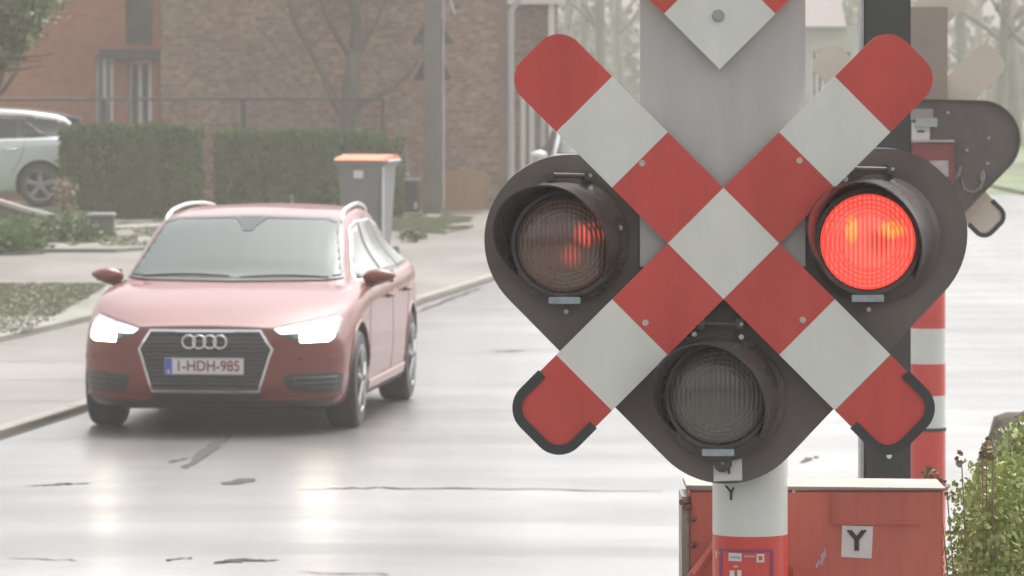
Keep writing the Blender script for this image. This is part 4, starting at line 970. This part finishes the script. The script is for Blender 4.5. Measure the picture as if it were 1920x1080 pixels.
# ================================================================ CROSSING SIGNALS
SC = 877.0; YS = FPX / SC
def make_signal(label, loc, rz, post_dx, back=False):
    t = thing('crossing_signal', label, 'crossing signal', loc, rz, 'level crossing signals')
    X = lambda p: (p - 1355) / SC
    Z = lambda p: CAMH - (p - HOR) / SC
    cx, cz, q = 0, Z(455), 147 / SC
    # black lamp board: hull of three discs
    cs = [(X(1068), Z(450), 160 / SC), (X(1655), Z(438), 160 / SC), (X(1362), Z(748), 160 / SC)]
    pts = []
    def arc(c, a0, a1, n=26): return [(c[0] + c[2] * math.cos(R(a0 + (a1 - a0) * i / n)), c[1] + c[2] * math.sin(R(a0 + (a1 - a0) * i / n))) for i in range(n + 1)]
    pts = arc(cs[0], 90, 225) + arc(cs[2], 225, 317) + arc(cs[1], 317, 450)
    k = B(); prism(k, pts, .012, .024, .002); obj('lamp_board', k, M['black'], t)
    k = B()
    n = len(pts)
    for i in range(n):
        a, b = pts[i], pts[(i + 1) % n]; 
    # folded flange round the board
    for i in range(n):
        a, b = Vector(pts[i]), Vector(pts[(i + 1) % n]); cc = Vector((0, Z(560))); ai = a + (cc - a).normalized() * .006; bi = b + (cc - b).normalized() * .006
        vs = [k.verts.new((p[0], y, p[1])) for y in (.0245, .06) for p in (a, b, bi, ai)]
        for f in ((0, 1, 5, 4), (2, 3, 7, 6), (4, 5, 6, 7)): k.faces.new([vs[j] for j in f])
    obj('board_flange', k, M['black'], t)
    # grey panel with a soft fold in the middle
    k = B(); zt_, zb_ = Z(-88), Z(500); hw = 155 / SC; f = -.004
    prof = [(-hw, .004), (-hw, -.002), (0, -.008), (hw, -.002), (hw, .004), (0, .003)]
    lo = [k.verts.new((x, y, zb_)) for x, y in prof]; hi = [k.verts.new((x, y, zt_)) for x, y in prof]
    k.faces.new(lo); k.faces.new(hi[::-1])
    for i in range(6): k.faces.new((lo[i], lo[(i + 1) % 6], hi[(i + 1) % 6], hi[i]))
    obj('back_panel', k, M['alu'], t)
    # crossbuck arms
    y0, y1 = -.046, -.040
    def rot(u, v_, ang): c, s_ = math.cos(ang), math.sin(ang); return (cx + u * c - v_ * s_, cz + u * s_ + v_ * c)
    hq = q / 2; g_ = .0003
    br = obj('crossbuck', (lambda b_: (prism(b_, [rot(-hq, -hq, R(45)), rot(hq, -hq, R(45)), rot(hq, hq, R(45)), rot(-hq, hq, R(45))], y0, y1), b_)[1])(B()), M['sign_white'], t)
    for a in (45, 135, 225, 315):
        for i, m_ in enumerate(('sign_red', 'sign_white')):
            k = B(); u0 = hq + i * q + g_; u1 = hq + (i + 1) * q - (0 if 0 else g_)
            prism(k, [rot(u0, -hq, R(a)), rot(u1, -hq, R(a)), rot(u1, hq, R(a)), rot(u0, hq, R(a))], y0, y1); obj('red_field' if i == 0 else 'white_field', k, M[m_], br)
        L1 = hq + 2 * q + g_; L2 = 2.5 * q + .160; rr_ = .055
        tip = [(L1, -hq)] + [(L2 - rr_ + rr_ * math.cos(R(b)), -hq + rr_ + rr_ * math.sin(R(b))) for b in range(-90, 1, 10)] + [(L2 - rr_ + rr_ * math.cos(R(b)), hq - rr_ + rr_ * math.sin(R(b))) for b in range(0, 91, 10)] + [(L1, hq)]
        k = B(); prism(k, [rot(u, v_, R(a)) for u, v_ in tip], y0, y1); obj('red_field', k, M['sign_red'], br)
        if a > 180:     # rubber edge guards on the lower arms
            e_ = [p for p in tip if p[0] > L1 + .055]; ext = [(L1 + .05, -hq)] + e_ + [(L1 + .05, hq)]; k = B()
            def gp_(p, d): 
                c_ = Vector((L1 + .02, 0)); v2 = Vector(p); n_ = Vector((0, 0))
                if p[0] > L2 - rr_ + 1e-6 or True:
                    sgn = 1 if p[1] > 0 else -1; cc_ = Vector((L2 - rr_, sgn * (hq - rr_)))
                    n_ = Vector((0, sgn)) if p[0] <= L2 - rr_ + 1e-6 else (v2 - cc_).normalized()
                return v2 + n_ * d
            O_ = [gp_(p, .004) for p in ext]; I_ = [gp_(p, -.017) for p in ext]
            for i in range(len(ext) - 1):
                qv = [k.verts.new((*(lambda w_: (w_[0], yy, w_[1]))(rot(w[0], w[1], R(a))),)) for yy in (y0 - .005, y1 + .005) for w in (O_[i], O_[i + 1], I_[i + 1], I_[i])]
                for f in ((0, 1, 2, 3), (4, 5, 6, 7), (0, 1, 5, 4), (2, 3, 7, 6)): k.faces.new([qv[j] for j in f])
                if i == 0: k.faces.new([qv[j] for j in (0, 3, 7, 4)])
                if i == len(ext) - 2: k.faces.new([qv[j] for j in (1, 2, 6, 5)])
            obj('edge_guard', k, M['edge'], br)
    # V shaped upper board
    vx, vz = cx - 7 / SC, Z(130) + hq * math.sqrt(2)
    def rv(u, v_, ang): c, s_ = math.cos(ang), math.sin(ang); return (vx + u * c - v_ * s_, vz + u * s_ + v_ * c)
    ub = obj('upper_crossbuck', (lambda b_: (prism(b_, [rv(-hq, -hq, R(45)), rv(hq, -hq, R(45)), rv(hq, hq, R(45)), rv(-hq, hq, R(45))], y0, y1), b_)[1])(B()), M['sign_white'], t)
    for a in (45, 135):
        for i in range(3):
            k = B(); u0 = hq + i * q + g_; u1 = hq + (i + 1) * q - g_
            prism(k, [rv(u0, -hq, R(a)), rv(u1, -hq, R(a)), rv(u1, hq, R(a)), rv(u0, hq, R(a))], y0, y1); obj('red_field' if i != 1 else 'white_field', k, M['sign_red' if i != 1 else 'sign_white'], ub)
    for (bx, bz) in ((1203, 305), (1497, 300), (1209, 603), (1503, 598)):
        k = B(); cyl(k, (X(bx), Z(bz)), .007, y0 - .004, y0 + .001, 12); obj('bolt', k, M['bolt'], br)
    k = B(); cyl(k, (X(1345), Z(30)), .010, y0 - .008, y0, 6); cyl(k, (X(1345), Z(30)), .014, y0 - .002, y0, 16); obj('bolt', k, M['galv'], ub)
    # stand-off brackets behind the boards
    for z in (Z(470), Z(60)):
        k = B(); box(k, -.06, .06, y1 + .001, -.009, z - .02, z + .02); obj('bracket', k, M['galv'], t)
    k = B(); box(k, -.25, .25, y1 + .001, -.022, Z(470) - .012, Z(470) + .012, M=Matrix.Identity(4)); 
    k.free()
    # lamps
    for i, (lxp, lzp, c, mt) in enumerate(((1058, 456, cs[0], 'lens_painted_reflection'), (1625, 452, cs[1], 'lens_on'), (1345, 740, cs[2], 'lens_off'))):
        lc = (X(lxp), Z(lzp)); r = 89 / SC; bc = (X((1068, 1652, 1362)[i]) - 8 / SC, Z((452, 446, 746)[i])); 
        k = B(); lathe_y(k, bc, [(.0, .010), (.135, .010), (.135, -.012), (.122, -.022), (r + .012, -.030), (r + .004, -.034)]); lamp = obj('signal_lamp', k, M['visor'], t, 'auto')
        # lens, slightly domed; its own origin for the prism pattern
        k = B(); lathe_y(k, (0, 0), [(0, -.028)] + [(r * s_, -.028 * math.sqrt(max(0, 1 - s_ * s_ * .96))) for s_ in (.15, .3, .45, .6, .75, .88, .96, 1.0)], 64)
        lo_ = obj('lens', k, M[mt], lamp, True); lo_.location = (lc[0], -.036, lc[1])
        k = B(); lathe_y(k, lc, [(r - .001, -.030), (r + .004, -.046), (r + .012, -.044), (r + .022, -.016)], 64); obj('lens_rim', k, M['visor'], lamp, 'auto')
        # visor: a hood skewed to the left, cut back below
        k = B(); n = 60; VR = .126; sk = (-42 / SC, 2 / SC)
        R0, R1 = [], []
        rows = []
        for (rr_, fr) in ((VR, 0), (VR * .99, .5), (VR * .97, 1), (VR * .97 - .003, 1), (VR - .004, 0)):
            row = []
            for j in range(n + 1):
                a = R(-48 + 268 * j / n); 
                edge = min(1, max(0, math.sin(math.pi * j / n)) * 1.15) ** .75 if True else 1
                if a > R(150): edge = max(edge, .0) 
                ln = .010 + (.135 - .010) * edge; yy = -.012 - ln * fr
                row.append(k.verts.new((bc[0] + rr_ * math.cos(a) + sk[0] * fr * ln / .135, yy, bc[1] + rr_ * math.sin(a) + sk[1] * fr)))
            rows.append(row)
        for a_ in range(4):
            for j in range(n): k.faces.new((rows[a_][j], rows[a_][j + 1], rows[a_ + 1][j + 1], rows[a_ + 1][j]))
        obj('visor', k, M['visor'], lamp, 'auto')
        # handle bar on top
        hz_ = Z((328, 316, 606)[i]); hx_ = X((1070, 1635, 1352)[i])
        k = B(); tube(k, [(hx_ - .042, -.020, hz_), (hx_ + .035, -.020, hz_ - .002)], .0055, 8); box(k, hx_ - .05, hx_ - .036, -.03, .011, hz_ - .012, hz_ + .008, .002); box(k, hx_ + .03, hx_ + .048, -.03, .011, hz_ - .012, hz_ + .010, .002); obj('handle', k, M['visor'], lamp)
        k = B()
        for (dx, dz) in ((.042, -.036), (-.058, -.03), (.105, -.12)):
            cyl(k, (hx_ + dx, hz_ + dz + .008), .0055, -.03, .011, 10)
        cyl(k, (hx_ + .042, hz_), .004, -.036, -.029, 8)
        obj('screws', k, M['bolt'], lamp)
        k = B(); box(k, lc[0] - .034, lc[0] + .034, -.046, -.018, lc[1] - .128, lc[1] - .113, .001); obj('nameplate', k, M['label'], lamp)
        k = B(); cyl(k, (lc[0] + .004, lc[1] - .146), .005, -.01, .012, 10); obj('screw', k, M['bolt'], lamp)
    if not back:
        k = B(); prism(k, [(X(1338), Z(903)), (X(1392), Z(901)), (X(1391), Z(858)), (X(1338), Z(860))], .002, .0112, .001); lp = obj('lock_plate', k, M['tag_white'], t)
        k = B(); cyl(k, (X(1354), Z(868)), .019, -.012, .0015, 20); box(k, X(1340), X(1372), -.010, .0015, Z(876), Z(858), .002); tube(k, [(X(1366), -.004, Z(872)), (X(1367), -.004, Z(888))], .003, 6); obj('lock', k, M['visor'], lp)
        k = B(); cyl(k, (X(1354), Z(868)), .005, -.016, -.0122, 3); obj('keyhole', k, M['label'], lp)
    # post
    pr = 71.5 / SC; px_ = post_dx; zs_ = [(0, 'post_red', Z(1012)), (Z(1012), 'post_white', Z(820)), (Z(820), 'post_red', Z(740)), (Z(740), 'post_white', Z(600)), (Z(600), 'post_red', Z(460)), (Z(460), 'post_white', Z(-60))]
    if back:
        f2 = lambda p: CAMH - (p - HOR) / 405.0
        zs_ = [(0, 'post_red', f2(800)), (f2(800), 'post_white', f2(737)), (f2(737), 'post_red', f2(678)), (f2(678), 'post_white', f2(612)), (f2(612), 'post_red', f2(420))]
    zs_ = [(max(0, a), m_, b) for a, m_, b in zs_]
    po = None
    for a, m_, b in zs_:
        k = B(); tube(k, [(px_, .065 + pr, a), (px_, .065 + pr, b)], pr, 40, True)
        if po is None: po = obj('post', k, M[m_], t, 'auto')
        else: obj('white_band' if m_ == 'post_white' else 'red_band', k, M[m_], po, 'auto')
    if back:
        k = B(); tube(k, [(px_, .065 + pr, f2(803)), (px_, .065 + pr, f2(797))], pr + .004, 40, True); obj('post_collar', k, M['edge'], po, 'auto')
    k = B(); tube(k, [(px_, .065 + pr, 0), (px_, .065 + pr, .03)], pr + .08, 30); obj('base_plate', k, M['galv'], po)
    for z in (Z(380), Z(620)):
        k = B(); tube(k, [(px_, .065 + pr, z - .02), (px_, .065 + pr, z + .02)], pr + .006, 30) if not back else None; box(k, px_ - .05, px_ + .05, .0245, .066, z - .02, z + .02); obj('clamp', k, M['galv'], po)
    if not back:
        # cover flap above the post stripes, letter and instruction label, wrapped round the post
        fy = .065 + pr
        def onpost(p, y_, d=.001):
            x_ = X(p) - px_; return (px_ + x_, fy - math.sqrt(max(1e-6, pr * pr - x_ * x_)) - d, Z(y_))
        lettering('Y', .047, onpost(1373, 931, .003), M['ink'], po)
        def wrap(px0, px1, py0, py1, m_, nm, d=.0015):
            k_ = B(); n_ = 8; A_, B_ = [], []
            for i in range(n_ + 1):
                p = px0 + (px1 - px0) * i / n_; A_.append(k_.verts.new(onpost(p, py0, d))); B_.append(k_.verts.new(onpost(p, py1, d)))
            for i in range(n_): k_.faces.new((A_[i], A_[i + 1], B_[i + 1], B_[i]))
            return obj(nm, k_, m_, po)
        M['lab_blue'] = mat('label_frame', (.22, .05, .14), .4); 
        for a in ((1352, 1452, 1036, 1041), (1448, 1454, 1041, 1110), (1352, 1357, 1041, 1110)): wrap(*a, M['lab_blue'], 'label_frame')
        wrap(1369, 1393, 1043, 1058, M['tag_white'], 'instruction_label'); wrap(1372, 1390, 1049, 1053, M['label'], 'instruction_label', .003)
        wrap(1421, 1436, 1044, 1060, M['tag_white'], 'pictogram'); wrap(1425, 1432, 1048, 1056, M['post_red'], 'pictogram', .003)
        wrap(1346, 1348, 1042, 1055, M['tag_white'], 'instruction_label'); wrap(1350, 1356, 1043, 1046, M['bare'], 'instruction_label')
        wrap(1398, 1418, 1047, 1050, M['bare'], 'instruction_label'); wrap(1378, 1386, 1066, 1070, M['bare'], 'instruction_label')
        wrap(1371, 1380, 1076, 1090, M['tag_white'], 'pictogram'); wrap(1385, 1393, 1075, 1090, M['tag_white'], 'pictogram')
    return t
main = make_signal('large red and white crossbuck signal with glowing red right lamp in the foreground', (hx(1355, YS), YS, 0), 0, 57 / SC)
# rear signal, the same unit seen from behind
YR = FPX / 405.0
rear_s = make_signal('second crossbuck signal seen from behind beyond the dark mast', (hx(1705, YR), YR, 0), R(180), -30 / 405.0, True)
for ch in rear_s.children:
    if ch.name.split('.')[0] in ('crossbuck', 'upper_crossbuck'):
        # reverse side of the boards is bare beige sheet: back plates 2 mm behind each field
        pass
def rl(px, py, y): return ((1705 - px) / 405.0, y, CAMH - (py - HOR) / 405.0)
def rbox(px0, px1, py0, py1, y0, y1, m, nm, bev=.002):
    a, b = rl(px0, py0, 0), rl(px1, py1, 0); k = B(); box(k, min(a[0], b[0]), max(a[0], b[0]), y0, y1, min(a[2], b[2]), max(a[2], b[2]), bev); return obj(nm, k, m, rear_s)
rbox(1706, 1748, 204, 226, .026, .05, mat('hinge_grey', (.30, .26, .26), .5), 'hinge')
rbox(1708, 1742, 229, 262, .026, .045, M['tag_white'], 'plate')
rbox(1718, 1732, 244, 248, .0455, .048, M['ink'], 'plate_slot', 0)
rbox(1706, 1786, 266, 345, .026, .12, mat('junction_red', (.22, .05, .05), .5, var=.15, vscale=8), 'junction_box', .006)
rbox(1706, 1786, 262, 266, .026, .13, M['bare'], 'junction_lid', .001)
rbox(1740, 1774, 300, 330, .121, .124, M['bare'], 'junction_label', 0)
k = B()
for (a, b) in ((1812, 281), (1853, 258), (1851, 306), (1777, 211)): k = B(); p = rl(a, b, .03); cyl(k, (p[0], p[2]), .007, .024, .034, 8); obj('screw', k, M['bolt'], rear_s)
k = B(); tube(k, [rl(1799, 312, .05), rl(1796, 325, .07), rl(1783, 338, .08)], .006, 6); tube(k, [rl(1841, 318, .05), rl(1842, 335, .08), rl(1835, 352, .08), rl(1822, 360, .07), rl(1806, 354, .05), rl(1801, 335, .03)], .005, 6)
obj('cable', k, M['cable'], rear_s, True)
k = B(); p = rl(1841, 330, .04); box(k, p[0] - .01, p[0] + .01, .03, .05, p[2] - .02, p[2] + .02); obj('cable_gland', k, M['galv'], rear_s)
# beige reverse sheets
def strap(a, ang0, c, L0, L1, w2):
    k = B(); u = Vector((math.cos(ang0), math.sin(ang0))); n_ = Vector((-u.y, u.x)); cc = Vector(c)
    return k
for ch in list(rear_s.children):
    nm = ch.name.split('.')[0]
    if nm == 'back_panel': ch.data.materials[0] = M['panel_back']
    if nm in ('crossbuck', 'upper_crossbuck'):
        for o_ in [ch] + list(ch.children):
            if o_.name.split('.')[0] in ('bolt', 'edge_guard'): continue
            o_.data.materials.append(M['backplate'])
            for p_ in o_.data.polygons:
                if p_.normal.y > .9: p_.material_index = 1

# ---------------------------------------------------------------- dark steel mast
YM = 18.0
ms = thing('steel_mast', 'dark steel box mast with pale left edge between the two signals', 'mast', (hx(1660, YM), YM, 0))
hw = 45 / FPX * YM
k = B(); box(k, -hw + .004, hw, -.07, .07, 0, 5.0, .006); obj('shaft', k, M['steel'], ms)
k = B(); box(k, -hw - .007, -hw + .003, -.075, .06, 0, 5.0, .001); obj('edge_strip', k, M['galv'], ms)
k = B(); zz = hz(852, YM); tube(k, [(.008, -.072, zz), (.008, -.0705, zz)], .009, 12); obj('bolt_hole_cap', k, mat('pale_cap', (.7, .75, .75), .3), ms)
k = B(); box(k, -.16, .16, -.16, .16, 0, .02); obj('foot_plate', k, M['galv'], ms)
# ---------------------------------------------------------------- red barrier cabinet
YC = 11.72; sC = FPX / YC
cb = thing('barrier_cabinet', 'weathered red metal barrier cabinet marked Y behind the striped post', 'cabinet', (hx(1530, YC), YC, 0), R(0))
cxx = lambda p: (p - 1530) / sC
czz = lambda p: CAMH - (p - HOR) / sC
x0, x1, zt_, dp = cxx(1294), cxx(1768), czz(915), .24
k = B(); box(k, x0, x1, .006, dp, .08, zt_ - .0055, .002); obj('case', k, M['cab_red'], cb)
k = B(); prism(k, [(x0 - .008, zt_ - .005), (x1 + .006, zt_ - .005), (x1 + .006, zt_), (x0 - .008, zt_ + .006)], -.004, dp + .01, .002); obj('lid', k, M['cab_top'], cb)
k = B(); dz = czz(980)
# front door skin with a pressed recess in its upper half
d0, d1 = cxx(1486), cxx(1764)
box(k, x0 + .002, x1 - .004, -.001, .0055, .1, zt_ - .009, .001); obj('door', k, M['cab_red'], cb)
k = B(); box(k, cxx(1560), cxx(1725), -.006, -.0015, czz(984), czz(979), .001); box(k, cxx(1558), cxx(1562), -.005, -.0015, czz(979), czz(925), .001); obj('pressed_rib', k, M['cab_red'], cb)
k = B(); prism(k, [(cxx(1577), czz(1044)), (cxx(1634), czz(1047)), (cxx(1637), czz(987)), (cxx(1579), czz(985))], -.0035, -.0012); st = obj('letter_plate', k, M['tag_white'], cb)
lettering('Y', .060, (cxx(1606), -.0045, czz(1015)), M['ink'], st, .0022)
k = B(); prism(k, [(cxx(a), czz(b)) for a, b in ((1547, 1026), (1549, 1040), (1544, 1052), (1541, 1061), (1537, 1056), (1540, 1046), (1538, 1042), (1543, 1036))], -.0022, -.0012); obj('paint_chip', k, M['bare'], cb)
k = B(); prism(k, [(cxx(a), czz(b)) for a, b in ((1535, 1048), (1537, 1054), (1532, 1066), (1529, 1062))], -.0022, -.0012); obj('paint_chip', k, M['bare'], cb)
k = B(); tube(k, [(cxx(1300), -.03, czz(1075)), (cxx(1345), -.03, czz(1010))], .010, 6); prism(k, [(cxx(1284), czz(1090)), (cxx(1284), czz(1084)), (cxx(1340), czz(1006)), (cxx(1352), czz(1090))], -.028, -.004); obj('brace', k, M['cab_red'], cb)
k = B(); prism(k, [(cxx(1486), czz(1062)), (cxx(1540), czz(1090)), (cxx(1486), czz(1090))], -.02, -.002); obj('lower_gusset', k, M['cab_red'], cb)
k = B(); box(k, x0 - .018, x0 - .001, .01, dp - .02, .1, zt_ - .02, .001); obj('side_flange', k, M['cab_top'], cb)
for (px, py) in ((1281, 941), (1288, 951), (1296, 973), (1297, 1021)):
    k = B(); tube(k, [(cxx(px) - .004, -.012, czz(py)), (cxx(px) + .014, .012, czz(py))], .0075, 6); obj('hinge_bolt', k, mat('rusty_bolt', (.16, .08, .06), .6) if 'rusty_bolt' not in bpy.data.materials else bpy.data.materials['rusty_bolt'], cb)
k = B(); cyl(k, (cxx(1488), czz(921)), .004, -.004, 0, 8); obj('rivet', k, M['bolt'], cb)
k = B(); box(k, x0 + .03, x1 - .03, .02, dp - .02, 0, .0795); obj('plinth', k, M['steel'], cb)

# ================================================================ HAZE
hb = B(); box(hb, -120, 120, -6, 330, -1.0, 17)
hm = bpy.data.materials.new('haze'); hm.use_nodes = True; nt = hm.node_tree
for n_ in list(nt.nodes):
    if n_.type == 'BSDF_PRINCIPLED': nt.nodes.remove(n_)
pv = nt.nodes.new('ShaderNodeVolumePrincipled'); pv.inputs['Color'].default_value = (.95, .90, .84, 1); pv.inputs['Density'].default_value = .0016; pv.inputs['Anisotropy'].default_value = 0.2
nt.links.new(pv.outputs[0], nt.nodes['Material Output'].inputs['Volume'])
hz_o = obj('haze', hb, hm); tag(hz_o, 'pale rain haze filling the air over the street', 'haze', kind='stuff')
